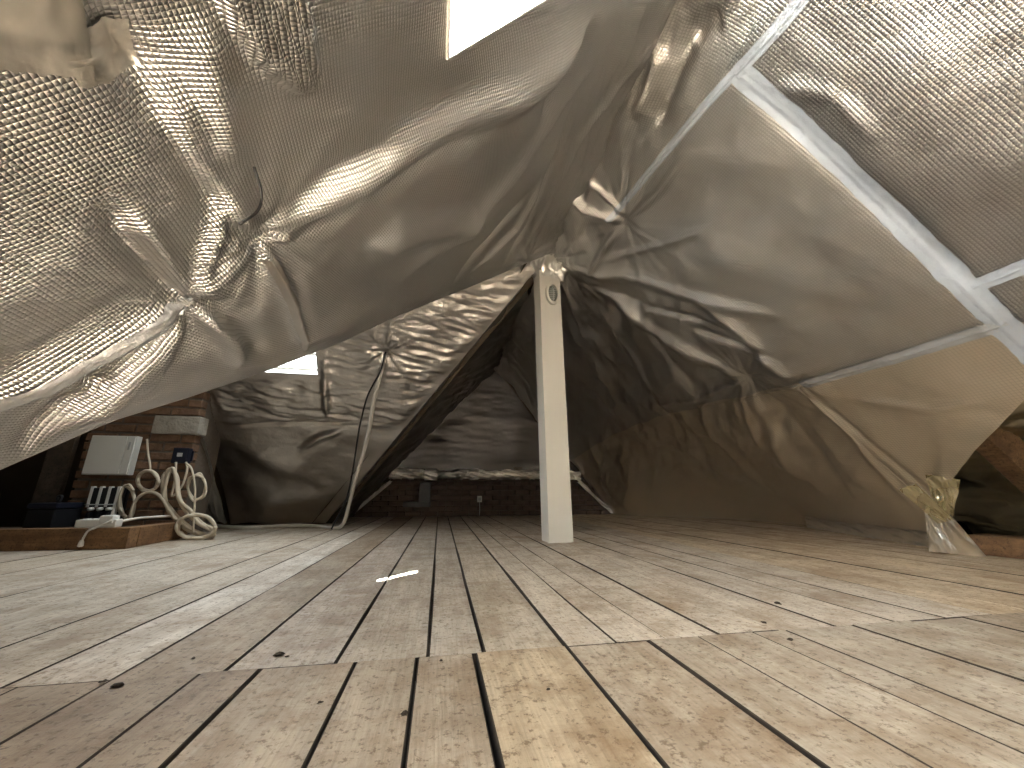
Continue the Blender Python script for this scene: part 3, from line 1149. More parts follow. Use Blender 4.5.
def brick_face(x0, x1, z0, z1, y, parent, mat, tagk, L=0.215, H=0.062, j=0.012):
    row = 0
    z = z0
    while z + H * 0.6 < z1:
        h = min(H, z1 - z)
        x = x0 - (0.0 if row % 2 == 0 else (L + j) / 2)
        while x < x1 - 0.02:
            a_, b_ = max(x, x0), min(x + L, x1)
            if b_ - a_ > 0.03:
                full = abs((b_ - a_) - L) < 1e-3 and abs(h - H) < 1e-3
                if full:
                    key = (tagk, random.randint(0, 4), L, H)
                else:
                    key = (tagk, round(b_ - a_, 3), round(h, 3))
                me_ = brick_mesh(b_ - a_, h, 0.09, key)
                brick(me_, mat, ((a_ + b_) / 2, y + 0.045 + random.uniform(-0.010, 0.006), z + h / 2 + random.uniform(-0.003, 0.003)), parent, random.uniform(-0.025, 0.025))
            x += L + j
        z += H + j
        row += 1


brick_face(-1.35, 2.95, 0.0, 0.50, YB, wall_back, M_BRICKD, 'back')

# chimney stack on the left
CHY = 3.62
cx0 = at_y(68, 500, CHY)[0]
cx1 = at_y(183, 490, CHY)[0]
chim = empty('brick_chimney', ((cx0 + cx1) / 2, CHY + 0.2, 0))
tag(chim, 'old brown brick chimney stack behind the white flat box', 'chimney')
ztop = 1.20


def child_box(name, x0, x1, y0, y1, z0, z1, mat, parent, bev=0.0):
    o = box(name, x0, x1, y0, y1, z0, z1, mat, None, bev)
    o.parent = parent
    o.matrix_parent_inverse = Matrix.Translation(-parent.location)
    return o


def adopt(o, parent):
    o.parent = parent
    o.matrix_parent_inverse = Matrix.Translation(-parent.location)
    return o


child_box('core', cx0 + 0.012, cx1 - 0.012, CHY + 0.012, CHY + 0.42, 0, ztop, M_MORTAR, chim)
n0 = set(bpy.data.objects)
zbr = at_y(165, 434, CHY)[2]
brick_face(cx0, cx1, 0.0, ztop - 0.02, CHY, None, M_BRICK, 'chim', 0.205, 0.058, 0.016)
for o in set(bpy.data.objects) - n0:
    o.parent = chim
    o.location -= chim.location
o = child_box('plaster_band', cx0 + 0.45, cx1 + 0.03, CHY - 0.03, CHY + 0.10, zbr, at_y(165, 416, CHY)[2], M_PLASTER, chim, 0.012)

# ------------------------------------------------------------------ windows
def shaft(P4, n, d_in, d_out, mat, parent, name, thick=0.025):
    c = sum(P4) / 4
    bm = bmesh.new()
    for i in range(4):
        a_, b_ = P4[i], P4[(i + 1) % 4]
        oa = unit(a_ - c) * thick * 1.4
        ob = unit(b_ - c) * thick * 1.4
        base = (a_, b_, b_ + ob, a_ + oa)
        v = [bm.verts.new(tuple(p + n * d_in)) for p in base]
        v2 = [bm.verts.new(tuple(p - n * d_out)) for p in base]
        for k in range(4):
            k2 = (k + 1) % 4
            bm.faces.new((v[k], v[k2], v2[k2], v2[k]))
        bm.faces.new(v)
        bm.faces.new(v2[::-1])
    bmesh.ops.recalc_face_normals(bm, faces=bm.faces)
    me = bpy.data.meshes.new(name)
    bm.to_mesh(me)
    bm.free()
    return link(name, me, mat, parent)


def pane(P4, n, d, mat, parent, name='pane', th=0.006):
    V = [tuple(p - n * d) for p in P4] + [tuple(p - n * (d + th)) for p in P4]
    me = bpy.data.meshes.new(name)
    me.from_pydata(V, [], [(0, 1, 2, 3), (7, 6, 5, 4), (0, 4, 5, 1), (1, 5, 6, 2), (2, 6, 7, 3), (3, 7, 4, 0)])
    me.update()
    return link(name, me, mat, parent)


def portal(P4, n, d):
    c = sum(P4) / 4 - n * d
    ld = bpy.data.lights.new('daylight_portal', 'AREA')
    ld.shape = 'RECTANGLE'
    ld.size = float(np.linalg.norm(P4[1] - P4[0]))
    ld.size_y = float(np.linalg.norm(P4[2] - P4[1]))
    ld.cycles.is_portal = True
    o = bpy.data.objects.new('daylight_portal', ld)
    col.objects.link(o)
    xa = Vector(unit(P4[1] - P4[0]))
    za = Vector(-n)          # area light shines along local -Z, into the room
    ya = za.cross(xa)
    o.matrix_world = Matrix.Translation(Vector(c)) @ Matrix((xa, ya, za)).transposed().to_4x4()


def roof_window(name, P4, n, depth, bars=()):
    r = struct(empty(name, tuple(sum(P4) / 4)))
    adopt(shaft(P4, n, 0.012, depth, M_WHITE, None, 'reveal', 0.006), r)
    c = sum(P4) / 4
    inn = [c + (p - c) * 0.97 for p in P4]
    f = adopt(shaft(inn, n, -depth + 0.05, depth + 0.02, M_FRAME, None, 'frame', 0.03), r)
    adopt(pane(P4, n, depth + 0.005, glass_mat(), None), r)
    for t in bars:
        a_ = P4[0] + (P4[3] - P4[0]) * t
        b_ = P4[1] + (P4[2] - P4[1]) * t
        u = unit(P4[3] - P4[0]) * 0.012
        B = [a_ - u, b_ - u, b_ + u, a_ + u]
        V = [tuple(p - n * (depth - 0.03)) for p in B] + [tuple(p - n * (depth + 0.0)) for p in B]
        me = bpy.data.meshes.new('glazing_bar')
        me.from_pydata(V, [], [(0, 1, 2, 3), (7, 6, 5, 4), (0, 4, 5, 1), (1, 5, 6, 2), (2, 6, 7, 3), (3, 7, 4, 0)])
        adopt(link('glazing_bar', me, M_FRAME), r)
    portal(P4, n, depth + 0.03)


def zl_(x):
    return (x - XL) / (XR - XL) * ZR


def lcorners(W):
    (y0, y1), (x0, x1) = W['y'], W['x']
    return [lpt(x0, y0), lpt(x0, y1), lpt(x1, y1), lpt(x1, y0)]


roof_window('window_1', lcorners(W1), PL.n, 0.335)
roof_window('window_2', [wpt(W2['x'][0], W2['z'][0]), wpt(W2['x'][1], W2['z'][0]), wpt(W2['x'][1], W2['z'][1]), wpt(W2['x'][0], W2['z'][1])], PW.n, 0.12, (0.14,))
roof_window('fill_window', lcorners(W_FILL), PL.n, 0.11)  # unseen roof window, added to brighten the room from behind

# ------------------------------------------------------------------ white post and its lamp
pbase = on_floor(561.5, 544)
post = empty('support_post', (0.858, 2.86, 0.0))
post.rotation_euler = (0, -0.014, math.radians(4))
tag(post, 'cream painted square post standing under the ridge', 'post')
o = link('shaft', box_mesh('shaft', -0.086, 0.086, -0.086, 0.086, 0.0, 2.235, 0.006), M_POST, post)
for sx in (-1, 1):
    link('edge_board', box_mesh('edge_board', sx * 0.0865 - 0.004, sx * 0.0865 + 0.004, -0.0885, -0.060, 0.002, 2.20, 0.002), M_POST, post)
lamp = empty('bulkhead_lamp', (0.858, 2.86, 0.0))
lamp.rotation_euler = post.rotation_euler
tag(lamp, 'small oval ribbed bulkhead lamp fixed high on the cream post', 'lamp')
LZ = 1.92


def oval_ring(name, rx, rz, y0, y1, rx2, rz2, mat, n=40, x=0.012):
    V, Fc = [], []
    th = np.linspace(0, 2 * np.pi, n, endpoint=False)
    for (a_, b_, y) in ((rx, rz, y0), (rx, rz, y1), (rx2, rz2, y1), (rx2, rz2, y0)):
        for t in th:
            V.append((x + a_ * math.cos(t), y, LZ + b_ * math.sin(t)))
    for k in range(4):
        for i in range(n):
            i2 = (i + 1) % n
            k2 = (k + 1) % 4
            Fc.append((k * n + i, k * n + i2, k2 * n + i2, k2 * n + i))
    me = bpy.data.meshes.new(name)
    me.from_pydata(V, [], Fc)
    me.update()
    return link(name, me, mat, lamp)


oval_ring('rim', 0.058, 0.098, -0.0895, -0.122, 0.041, 0.076, M_POST)
V, Fc = [], []
for j in range(7):
    ph = j / 6 * math.pi / 2
    for i in range(32):
        t = 2 * math.pi * i / 32
        V.append((0.012 + 0.041 * math.cos(ph) * math.cos(t), -0.092 - 0.032 * math.sin(ph), LZ + 0.075 * math.cos(ph) * math.sin(t)))
for j in range(6):
    for i in range(32):
        i2 = (i + 1) % 32
        Fc.append((j * 32 + i, j * 32 + i2, (j + 1) * 32 + i2, (j + 1) * 32 + i))
me = bpy.data.meshes.new('glass_cover')
me.from_pydata(V, [], Fc)
me.update()
me.polygons.foreach_set('use_smooth', np.ones(len(me.polygons), bool))
link('glass_cover', me, M_METER, lamp)
for k in range(-3, 4):
    hw = 0.044 * math.sqrt(max(0.05, 1 - (k * 0.019 / 0.078) ** 2))
    tube('grille_bar', [(0.012 - hw, -0.112, LZ + k * 0.019), (0.012, -0.129, LZ + k * 0.019), (0.012 + hw, -0.112, LZ + k * 0.019)], 0.0022, M_GREYP, lamp, 6, 4)
tube('grille_bar', [(0.012, -0.112, LZ - 0.076), (0.012, -0.131, LZ), (0.012, -0.112, LZ + 0.076)], 0.0025, M_GREYP, lamp, 6, 6)

# crumpled foil collar around the top of the post
th = np.linspace(0, 2 * np.pi, 90)
zz = np.linspace(0, 1, 26)
T, Zg = np.meshgrid(th, zz)
rr = 0.105 + 0.16 * Zg ** 1.8 + 0.030 * fbm(np.cos(T) * 3 + 5, np.sin(T) * 3 + Zg * 2, 121, 4) * (0.3 + Zg)
sq = 1 / np.maximum(np.abs(np.cos(T)), np.abs(np.sin(T)))
rr = rr * (1 * Zg + (1 - Zg) * np.minimum(sq, 1.3) * 0.92)
P = np.stack([0.868 + rr * np.cos(T), 2.86 + rr * np.sin(T), 2.07 + 0.02 * np.cos(3 * T) + 0.17 * Zg], -1)
P[:, -1] = P[:, 0]
tag(link('foil_collar', grid_mesh('foil_collar', P, np.stack([T * 0.15, Zg * 0.2], -1)), M_FC), 'crumpled foil collar gathered round the top of the post', 'foil')


# ------------------------------------------------------------------ crumpled foil bits
def crumple_strip(name, A, B, hgt, n, amp, seed, mat, label, cat='foil', nu=90, nv=22, thick=0.0, lean=None, parent=None, fade=True):
    """crumpled ribbon from A to B (bottom line), rising by hgt; n is the facing direction"""
    A, B, n = np.array(A, float), np.array(B, float), unit(n)
    up = np.array([0, 0, 1.0]) if lean is None else unit(lean)
    u = np.linspace(0, 1, nu)
    v = np.linspace(0, 1, nv)
    U, Vv = np.meshgrid(u, v, indexing='ij')
    P = A + (B - A) * U[..., None] + up * (hgt * Vv)[..., None]
    L = np.linalg.norm(B - A)
    d = amp * (fbm(U * L * 9, Vv * hgt * 22, seed, 4) * 0.7 + 0.9 * (ridged(U * L * 5 + Vv * 2, Vv * hgt * 12, seed + 3) - 0.5))
    d += thick * np.sin(Vv * np.pi)
    P = P + n * d[..., None]
    P[..., 2] += amp * 0.5 * fbm(U * L * 7, Vv * 3, seed + 9, 2) * Vv
    o = link(name, grid_mesh(name, P, np.stack([U * L, Vv * hgt], -1)), mat, parent)
    if parent is None:
        tag(o, label, cat)
    return o


led = empty('timber_ledge', (0.7, YB, 0.50))
tag(led, 'timber ledge on top of the dark end wall wrapped in bright crumpled foil', 'ledge')
child_box('timber', -0.68, 2.15, YB - 0.06, YB + 0.07, 0.485, 0.525, M_DARKWOOD, led, 0.004)
zz = [0.0, 0.35, 0.75, 1.0]
o = crumple_strip('foil_wrap', (-0.70, YB - 0.065, 0.515), (2.18, YB - 0.065, 0.515), 0.135, (0, -1, 0.2), 0.035, 131, M_FC, '', nu=220, nv=26, thick=0.03, parent=led)
o.matrix_parent_inverse = Matrix.Translation(-led.location)
o = crumple_strip('foil_strap', (-0.20, YB - 0.105, 0.50), (-0.02, YB - 0.105, 0.50), 0.16, (0, -1, 0.2), 0.012, 137, M_FC, '', nu=30, nv=22, thick=0.03, parent=led)
o.matrix_parent_inverse = Matrix.Translation(-led.location)
# bright torn edges where the side linings meet the end wall
crumple_strip('foil_edge', (-1.16, YB - 0.05, 0.01), (-0.62, YB - 0.04, 0.50), 0.05, (0.2, -1, 0.1), 0.03, 141, M_FC, 'bright torn foil edge slanting up to the ledge left of the socket', lean=(-0.5, -0.3, 0.6))
crumple_strip('foil_edge', (2.66, YB - 0.06, 0.01), (2.10, YB - 0.05, 0.50), 0.05, (-0.2, -1, 0.1), 0.025, 143, M_FC, 'dull torn foil edge slanting down from the ledge behind the post', lean=(0.5, -0.3, 0.6))

# skirting strip and torn flap at the right
crumple_strip('foil_skirt', on_floor(808, 527.5) + np.array([-0.03, -0.02, 0.002]), on_floor(952, 551) + np.array([-0.03, -0.02, 0.002]), 0.115, (-1, -0.35, 0.3), 0.020, 151, M_FC, 'low crumpled silver foil strip along the floor below the tan foil', nu=150, nv=26, thick=0.02, lean=(0.12, 0.05, 1))
flap = empty('foil_flap', tuple(on_floor(960, 552)))
tag(flap, 'torn twisted foil flap with painted golden glints standing beside the brown sill beam', 'foil')
Cf = on_floor(957, 554)
bx, by = Cf[0], Cf[1]
for (p0, p1, wd0, wd1, sdv, nm, m_) in [((-0.03, -0.02, 0.0), (-0.16, -0.09, 0.22), 0.22, 0.06, 161, 'flap_foot', M_FC), ((-0.15, -0.09, 0.18), (-0.40, -0.12, 0.37), 0.07, 0.08, 163, 'flap_fold', M_GLINT),
                                   ((-0.16, -0.10, 0.22), (-0.26, -0.20, 0.42), 0.06, 0.13, 167, 'flap_tip', M_GLINT), ((-0.12, -0.02, 0.01), (-0.20, -0.06, 0.24), 0.12, 0.04, 169, 'flap_fold', M_FC)]:
    u = np.linspace(0, 1, 36)
    v = np.linspace(-0.5, 0.5, 22)
    U, Vv = np.meshgrid(u, v, indexing='ij')
    p0, p1 = np.array(p0), np.array(p1)
    side = unit(np.cross(p1 - p0, [-0.9, -0.45, 0.0]))
    Wd = wd0 + (wd1 - wd0) * U
    P = p0 + (p1 - p0) * U[..., None] + side * (Vv * Wd)[..., None]
    dd = 0.020 * ridged(Vv * 3 + U * 1.0, U * 1.5, sdv) + 0.006 * fbm(U * 4, Vv * 5, sdv, 2)
    P = P + unit([-0.9, -0.45, 0.2]) * dd[..., None] + np.array([bx, by, 0.002])
    o = link(nm, grid_mesh(nm, P, np.stack([U * 0.3, Vv * 0.15], -1), False), m_)
    adopt(o, flap)

sill = box('sill_beam', 0, 1, 0, 1, 0, 1, M_BEAMY)
bpy.data.objects.remove(sill)
a_ = on_floor(975, 556)
sb = box('sill_beam', 3.06, 3.22, -1.6, a_[1] + 0.07, 0.001, 0.105, M_BEAMY, None, 0.006)
tag(sb, 'reddish brown sill beam on the floor beyond the foil flap', 'beam')
# rafter foot behind it
v0 = np.array([3.86, 1.74, 0.04])
v1 = np.array([3.06, 1.74, 0.82])
ra = unit(v1 - v0)
rb = unit(np.cross(ra, [0, 1, 0]))
rings = []
for t in (0, 0.5, 1.0):
    c = v0 + (v1 - v0) * t
    rings.append([c + rb * 0.09 + np.array([0, -0.05, 0]), c + rb * 0.09 + np.array([0, 0.05, 0]), c - rb * 0.09 + np.array([0, 0.05, 0]), c - rb * 0.09 + np.array([0, -0.05, 0])])
tag(lump('rafter', rings, M_BEAMY), 'brown timber rafter foot showing behind the slanting foil edge', 'rafter')

# ------------------------------------------------------------------ platform with the electrical gear
pc = on_floor(125, 549)
bh = 0.125
pe = on_floor(178, 538)
beam1 = box('platform_beam', XW + 0.1, pc[0], pc[1], pc[1] + 0.09, 0.001, bh, M_BEAMX, None, 0.005)
tag(beam1, 'rough brown timber beam lying on the floor below the power strip', 'beam')
beam2 = box('platform_beam', pc[0] - 0.11, pc[0], pc[1] + 0.095, pe[1] + 0.02, 0.001, bh - 0.004, M_BEAMY, None, 0.005)
tag(beam2, 'short brown timber side beam running from the corner to the cable coils', 'beam')
deck = box('platform_board', XW + 0.12, pc[0] - 0.115, pc[1] + 0.095, CHY - 0.03, 0.075, 0.10, M_DARKWOOD)
tag(deck, 'dark dusty board behind the timber beam under the electrical gear', 'board')

YG = CHY - 0.012
# flat white box on the chimney
w00, w11 = at_y(87, 475, YG), at_y(143, 437, YG)
wb = empty('wall_box', ((w00[0] + w11[0]) / 2, YG, (w00[2] + w11[2]) / 2))
tag(wb, 'flat white rectangular electrical box mounted on the brick chimney', 'electrical box')
child_box('body', w00[0], w11[0], YG - 0.055, YG + 0.002, w00[2], w11[2], M_WHITE, wb, 0.008)
child_box('cover', w00[0] + 0.008, w11[0] - 0.065, YG - 0.062, YG - 0.054, w00[2] + 0.008, w11[2] - 0.008, M_WHITE, wb, 0.003)
child_box('side_strip', w11[0] - 0.060, w11[0] - 0.008, YG - 0.062, YG - 0.054, w00[2] + 0.008, w11[2] - 0.008, M_WHITE, wb, 0.003)
child_box('indicator', w11[0] - 0.042, w11[0] - 0.028, YG - 0.066, YG - 0.061, w11[2] - 0.11, w11[2] - 0.05, M_GREYP, wb)

# three-bay black unit
b00, b11 = at_y(86, 517, YG - 0.10), at_y(121, 487, YG - 0.10)
bb = empty('switch_unit', ((b00[0] + b11[0]) / 2, YG - 0.1, b00[2]))
tag(bb, 'black three bay electrical unit with pale dividers under the white box', 'electrical unit')
bw = (b11[0] - b00[0])
zb0 = 0.102
bzt = b11[2]
child_box('back_plate', b00[0], b11[0], YG - 0.02, YG + 0.002, zb0, bzt, M_BLACK, bb)
for k in range(3):
    xx = b00[0] + bw * (k + 0.08) / 3
    child_box('bay', xx, xx + bw / 3 * 0.74, YG - 0.115, YG - 0.02, zb0 + (bzt - zb0) * 0.48, bzt - 0.005, M_BLACK, bb, 0.006)
    child_box('plug', xx + 0.01, xx + bw / 3 * 0.66, YG - 0.135, YG - 0.02, zb0 + 0.01, zb0 + (bzt - zb0) * 0.36, M_BLACK, bb, 0.012)
    tube('knob', [(xx + bw / 3 * 0.62, YG - 0.118, zb0 + (bzt - zb0) * 0.44), (xx + bw / 3 * 0.62, YG - 0.15, zb0 + (bzt - zb0) * 0.43)], 0.013, M_WHITE, None, 10, 2)
    adopt(bpy.data.objects[-1] if False else [o for o in bpy.data.objects if o.name.startswith('knob') and o.parent is None][0], bb)
for k in range(4):
    xx = b00[0] + bw * k / 3
    child_box('divider', xx - 0.010, xx + 0.010, YG - 0.117, YG - 0.09, zb0 + (bzt - zb0) * (0.48 if k < 3 else 0.1), bzt + 0.004, M_WHITE, bb, 0.003)
adopt(tube('cross_wire', [(b00[0] - 0.01, YG - 0.13, zb0 + (bzt - zb0) * 0.55), (b00[0] + bw / 2, YG - 0.132, zb0 + (bzt - zb0) * 0.545), (b11[0] + 0.01, YG - 0.13, zb0 + (bzt - zb0) * 0.55)], 0.004, M_GREYP), bb)

# navy control box with leads
c00, c11 = at_y(171, 463, YG - 0.05), at_y(190, 448, YG - 0.05)
nb = empty('control_box', ((c00[0] + c11[0]) / 2, YG - 0.03, c00[2]))
tag(nb, 'small dark navy control box hanging above the cable loops', 'electrical box')
child_box('body', c00[0], c11[0], YG - 0.06, YG + 0.002, c00[2], c11[2], M_NAVY, nb, 0.008)
cw = c11[0] - c00[0]
child_box('label_plate', c00[0] + cw * 0.33, c00[0] + cw * 0.66, YG - 0.063, YG - 0.059, c00[2] + (c11[2] - c00[2]) * 0.42, c00[2] + (c11[2] - c00[2]) * 0.66, M_GREYP, nb)
child_box('flange', c00[0] - 0.012, c11[0] + 0.012, YG - 0.012, YG + 0.001, c00[2] + 0.02, c11[2] - 0.02, M_NAVY, nb, 0.004)

# power strip on the beam, with plugs and its lead
YS = pc[1] + 0.05
s00, s11 = at_y(78, 526, YS), at_y(117, 518, YS)
ps = empty('power_strip', ((s00[0] + s11[0]) / 2, YS, bh))
tag(ps, 'white power strip lying on the timber beam', 'power strip')
zs0 = bh + 0.001
child_box('body', s00[0], s11[0] + 0.02, YS - 0.03, YS + 0.03, zs0, zs0 + 0.05, M_WHITE, ps, 0.008)
for k in range(3):
    xx = s00[0] + (s11[0] - s00[0]) * (0.2 + 0.25 * k)
    adopt(tube('socket', [(xx, YS, zs0 + 0.048), (xx, YS, zs0 + 0.054)], 0.02, M_WHITE, None, 14, 0), ps)
child_box('plug', s11[0] - 0.07, s11[0] + 0.005, YS - 0.042, YS + 0.02, zs0 + 0.025, zs0 + 0.075, M_WHITE, ps, 0.012)
adopt(tube('lead', [at_y(112, 520, YS - 0.045), at_y(104, 524, YS - 0.06), at_y(95, 528, pc[1] - 0.012), at_y(88, 531, pc[1] - 0.02), at_y(84, 537, pc[1] - 0.02), at_y(82, 541, pc[1] - 0.02)], 0.006, M_CABLEW), ps)
adopt(lump('lead_connector', [[at_y(82, 540, pc[1] - 0.02) + np.array([0.008 * k_ * math.cos(t), 0.008 * k_ * math.sin(t), -dz]) for t in np.linspace(0, 2 * np.pi, 10, endpoint=False)] for k_, dz in ((0.9, 0.0), (1.5, 0.012), (1.8, 0.035), (1.0, 0.04))], M_CABLEW), ps)


# ------------------------------------------------------------------ cables
def pxy(pts, Y):
    return [at_y(x, y, Y if not isinstance(Y, (list, tuple)) else Y[i]) for i, (x, y) in enumerate(pts)]


def coil(cx, cy, rx, ry, Y, turns, jit, seed, n=10, start=0.0, dY=0.02):
    rnd = random.Random(seed)
    out_ = []
    for k in range(int(turns * n)):
        t = start + 2 * math.pi * k / n
        j = 1 + rnd.uniform(-jit, jit)
        out_.append(at_y(cx + rx * j * math.cos(t), cy + ry * j * math.sin(t), Y + rnd.uniform(-dY, dY)))
    return out_


def above(pts, z):
    return [np.array([p[0], p[1], max(p[2], z)]) for p in pts]


YK = CHY - 0.06
c1 = tube('cable_coil', coil(148, 481, 10, 10, YK - 0.03, 4, 0.08, 3), 0.011, M_CABLE)
tag(c1, 'round beige cable coil hanging below the white box corner', 'cable')
c2 = tube('cable', pxy([(147, 439), (148, 452), (150, 465), (150, 472)], YK - 0.01), 0.007, M_CABLE)
tag(c2, 'thin beige cable running down from the white box to the round coil', 'cable')
c3 = tube('cable_coil', above(coil(127, 502, 7, 17, YK - 0.05, 3, 0.15, 5), 0.115), 0.009, M_CABLE)
tag(c3, 'upright beige cable bundle beside the black three bay unit', 'cable')
c4 = tube('cable', above(pxy([(130, 520), (133, 506), (140, 496), (150, 492), (160, 496), (168, 508), (176, 520)], YK - 0.09), 0.115), 0.011, M_CABLE)
tag(c4, 'single beige cable arching over the side beam', 'cable')
# large loops that hang from the box and spill to the floor
YC = CHY - 0.13
rc = random.Random(12)
loop = [(172, 470), (165, 478), (165, 498), (173, 514), (186, 526), (204, 537), (214, 538), (213, 530), (201, 522), (189, 511), (180, 498), (177, 480)]
path = []
for k in range(4):
    path += [at_y(x + rc.uniform(-2.2, 2.2), y + rc.uniform(-2.2, 2.2), YC + rc.uniform(-0.03, 0.03)) for x, y in loop]
c5 = tube('cable_coil', above(path, 0.016), 0.012, M_CABLE)
tag(c5, 'long hanging bundle of beige cable loops reaching down to the floor boards', 'cable')
path = []
for k in range(30):
    t = 2 * math.pi * k / 12
    path.append(at_y(196 + (19 + rc.uniform(-2, 2)) * math.cos(t), 527 + (12 + rc.uniform(-1.5, 1.5)) * math.sin(t), YC - 0.06 + rc.uniform(-0.02, 0.02)))
c5b = tube('cable_coil', above(path, 0.016), 0.012, M_CABLE)
tag(c5b, 'oval beige cable coil leaning at the end of the side beam', 'cable')
c6 = tube('cable_coil', pxy([(176, 462), (175, 480), (172, 496), (182, 486), (187, 470), (186, 462)], YK - 0.02), 0.008, M_CABLE)
tag(c6, 'short pale leads looped under the navy control box', 'cable')
c7 = tube('cable_coil', above(coil(197, 487, 9, 13, YC + 0.06, 3, 0.12, 8), 0.02), 0.008, M_CABLE)
tag(c7, 'slim upright cable loop against the crumpled plastic', 'cable')
c8 = tube('cable', above(pxy([(186, 463), (192, 470), (195, 490), (194, 515), (193, 534)], YC - 0.02), 0.015), 0.007, M_CABLE)
tag(c8, 'thin pale cable dropping from the navy box through the loops', 'cable')
c9 = tube('cable', [np.array([p[0], p[1], p[2]]) for p in pxy([(118, 522), (128, 520), (140, 518), (155, 517), (172, 516)], [YS + 0.02, YS + 0.10, YS + 0.24, YS + 0.36, YS + 0.45])], 0.009, M_CABLEW)
tag(c9, 'pale cable lying along the top of the side beam from the power strip', 'cable')
# floor cable from the loops to the hanging conduit, and up to the pin in the wing lining
pin = PW.px(386, 352) + PW.n * 0.02
fl_pts = [on_floor(212, 524.5, 0.012), on_floor(222, 526.5, 0.012), on_floor(245, 527.5, 0.012), on_floor(280, 526, 0.012), on_floor(310, 525.5, 0.012), on_floor(333, 528, 0.012)]
fl_pts = [p if p[1] < YF - 0.06 else p - np.array([0, p[1] - (YF - 0.06), 0]) for p in fl_pts]
yq = fl_pts[-1][1]
ypin = pin[1]
ysq = lambda y: ypin + (yq - ypin) * (y - 352) / (528 - 352)
hang = [at_y(x, y, ysq(y) - 0.03) for x, y in [(343, 524), (349, 505), (355, 480), (363, 455), (369, 430), (374, 400), (381, 372)]]
hang = [np.array([p[0], p[1], max(p[2], 0.014)]) for p in hang]
c10 = tube('conduit', fl_pts + hang + [pin], 0.017, M_CABLEW, None, 10)
tag(c10, 'pale flexible conduit hanging from the lining and running along the floor', 'conduit')
blk = [at_y(x, y, ysq(y) - 0.05) for x, y in [(385, 354), (380, 372), (368, 395), (360, 425), (356, 450), (352, 475), (346, 500), (336, 520), (331, 533)]]
blk = [np.array([p[0], p[1], max(p[2], 0.008)]) for p in blk]
c11_ = tube('cable', [pin] + blk, 0.008, M_BLACK)
tag(c11_, 'thin black cable hanging beside the pale conduit', 'cable')
# short black wire poking out of the left sheet
wp = [PL.px(x, y) + PL.n * d for (x, y), d in zip([(242, 156), (238, 172), (235, 190), (229, 214)], (0.03, 0.06, 0.06, 0.03))]
tag(tube('wire', wp, 0.0028, M_BLACK, None, 6), 'short dark wire hanging from the gridded foil above the crease', 'wire')

# socket on the end wall
so = at_y(479.5, 499, YB - 0.01)
sk = empty('wall_socket', tuple(so))
tag(sk, 'small white socket on the dark brick end wall', 'socket')
child_box('plate', so[0] - 0.035, so[0] + 0.035, YB - 0.028, YB - 0.004, so[2] - 0.045, so[2] + 0.045, M_WHITE, sk, 0.006)
child_box('insert', so[0] - 0.02, so[0] + 0.02, YB - 0.031, YB - 0.027, so[2] - 0.022, so[2] + 0.022, M_GREYP, sk, 0.004)
adopt(tube('lead', [(so[0], YB - 0.015, so[2] - 0.045), (so[0] + 0.006, YB - 0.013, so[2] - 0.14), (so[0] + 0.004, YB - 0.012, 0.004)], 0.006, M_GREYP), sk)
# dark bracket left of it
d0 = at_y(420, 490, YB - 0.03)
brk = empty('wall_bracket', (d0[0], YB, 0.2))
tag(brk, 'dark upright stub with wide foot on the brick end wall', 'bracket')
child_box('upright', d0[0] - 0.01, d0[0] + 0.15, YB - 0.07, YB - 0.005, 0.20, 0.47, M_BLACK, brk, 0.004)
child_box('foot', d0[0] - 0.22, d0[0] + 0.16, YB - 0.08, YB - 0.005, 0.13, 0.20, M_BLACK, brk, 0.004)

# crumpled clear plastic beside the chimney
M_PLASTIC = simple('cloudy_plastic', (0.34, 0.33, 0.31), 0.28, 0.35, 0.2, 16, 0.5)
pA, pB = at_y(214, 523, YF - 0.32), at_y(184, 440, CHY + 0.10)
u = np.linspace(0, 1, 60)
v = np.linspace(-0.5, 0.5, 30)
U, Vv = np.meshgrid(u, v, indexing='ij')
P = pA + (pB - pA) * U[..., None] + np.array([1.0, 0.1, 0]) * (Vv * (0.22 + 0.10 * U))[..., None]
P = P + np.array([0.1, -1, 0.3]) * (0.05 * ridged(Vv * 5, U * 1.3, 171) + 0.02 * fbm(U * 6, Vv * 8, 173, 3))[..., None]
P[..., 2] = np.maximum(P[..., 2], 0.003)
tag(link('plastic_sheet', grid_mesh('plastic_sheet', P, np.stack([U, Vv], -1)), M_PLASTIC), 'crumpled cloudy plastic strip hanging beside the brick chimney', 'plastic sheet')

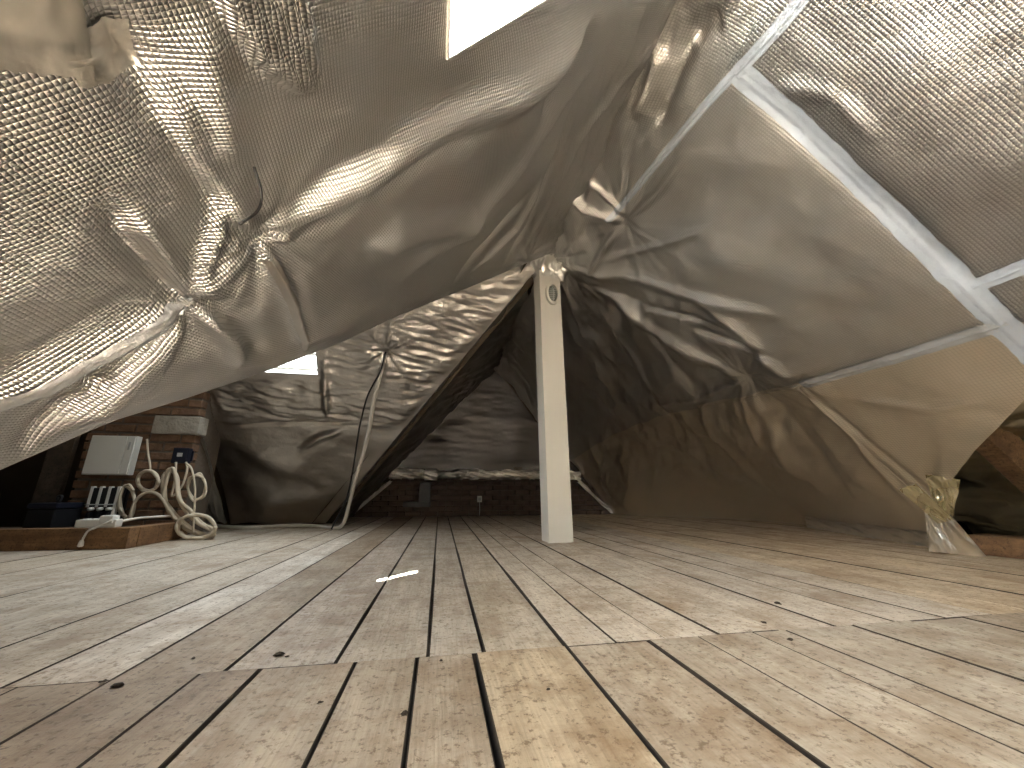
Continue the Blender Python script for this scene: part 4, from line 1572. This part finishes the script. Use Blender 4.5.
# dark things in the void left of the chimney
v0 = on_floor(30, 536)
tb = empty('tool_case', (at_y(43, 520, 3.35)[0], 3.35, 0.10))
tag(tb, 'dark case standing in the black void left of the chimney', 'case')
t0, t1 = at_y(24, 520, 3.30)[0], at_y(52, 520, 3.30)[0]
child_box('body', t0, t1, 3.30, 3.52, 0.101, 0.23, M_BLACK, tb, 0.01)
child_box('lid', t0 - 0.006, t1 + 0.006, 3.294, 3.526, 0.232, 0.27, M_NAVY, tb, 0.01)
adopt(tube('handle', [(t0 + 0.08, 3.41, 0.268), (t0 + 0.09, 3.41, 0.31), (t1 - 0.09, 3.41, 0.31), (t1 - 0.08, 3.41, 0.268)], 0.01, M_BLACK), tb)
ub0, ub1 = at_y(38, 480, 3.60)[0], at_y(66, 480, 3.60)[0]
tag(box('upright_board', ub0, ub1 - 0.02, 3.60, 3.64, 0.101, 1.05, M_DARKWOOD, None, 0.004), 'dark upright board standing left of the brick chimney', 'board')

# crumbs of bark and plaster lying on the boards
M_BARK = simple('bark_crumb', (0.05, 0.035, 0.022), 0.95, 0, 0.4, 60)
for k, (x, y, r_) in enumerate([(279, 655, 0.012), (405, 714, 0.009), (287, 657, 0.006), (778, 604, 0.012), (764, 623, 0.008), (117, 686, 0.010), (320, 703, 0.006), (548, 690, 0.005), (103, 682, 0.007), (790, 640, 0.009), (193, 659, 0.006), (441, 661, 0.005)]):
    c = on_floor(x, y, 0.002)
    bm = bmesh.new()
    bmesh.ops.create_icosphere(bm, subdivisions=2, radius=1.0)
    rb_ = random.Random(100 + k)
    for v in bm.verts:
        f_ = 0.55 + rb_.uniform(-0.18, 0.28)
        v.co = Vector((v.co.x * f_ * r_ * 1.4, v.co.y * f_ * r_, max(-0.2, v.co.z) * f_ * r_ * 0.6))
    me = bpy.data.meshes.new('bark_crumb')
    bm.to_mesh(me)
    bm.free()
    o = link('bark_crumb', me, M_BARK)
    o.location = (c[0], c[1], 0.003)
    o.rotation_euler = (0, 0, rb_.uniform(0, 6))
    tag(o, 'small dark crumb of bark lying on the floor boards', 'crumb', 'bark crumbs on the floor')
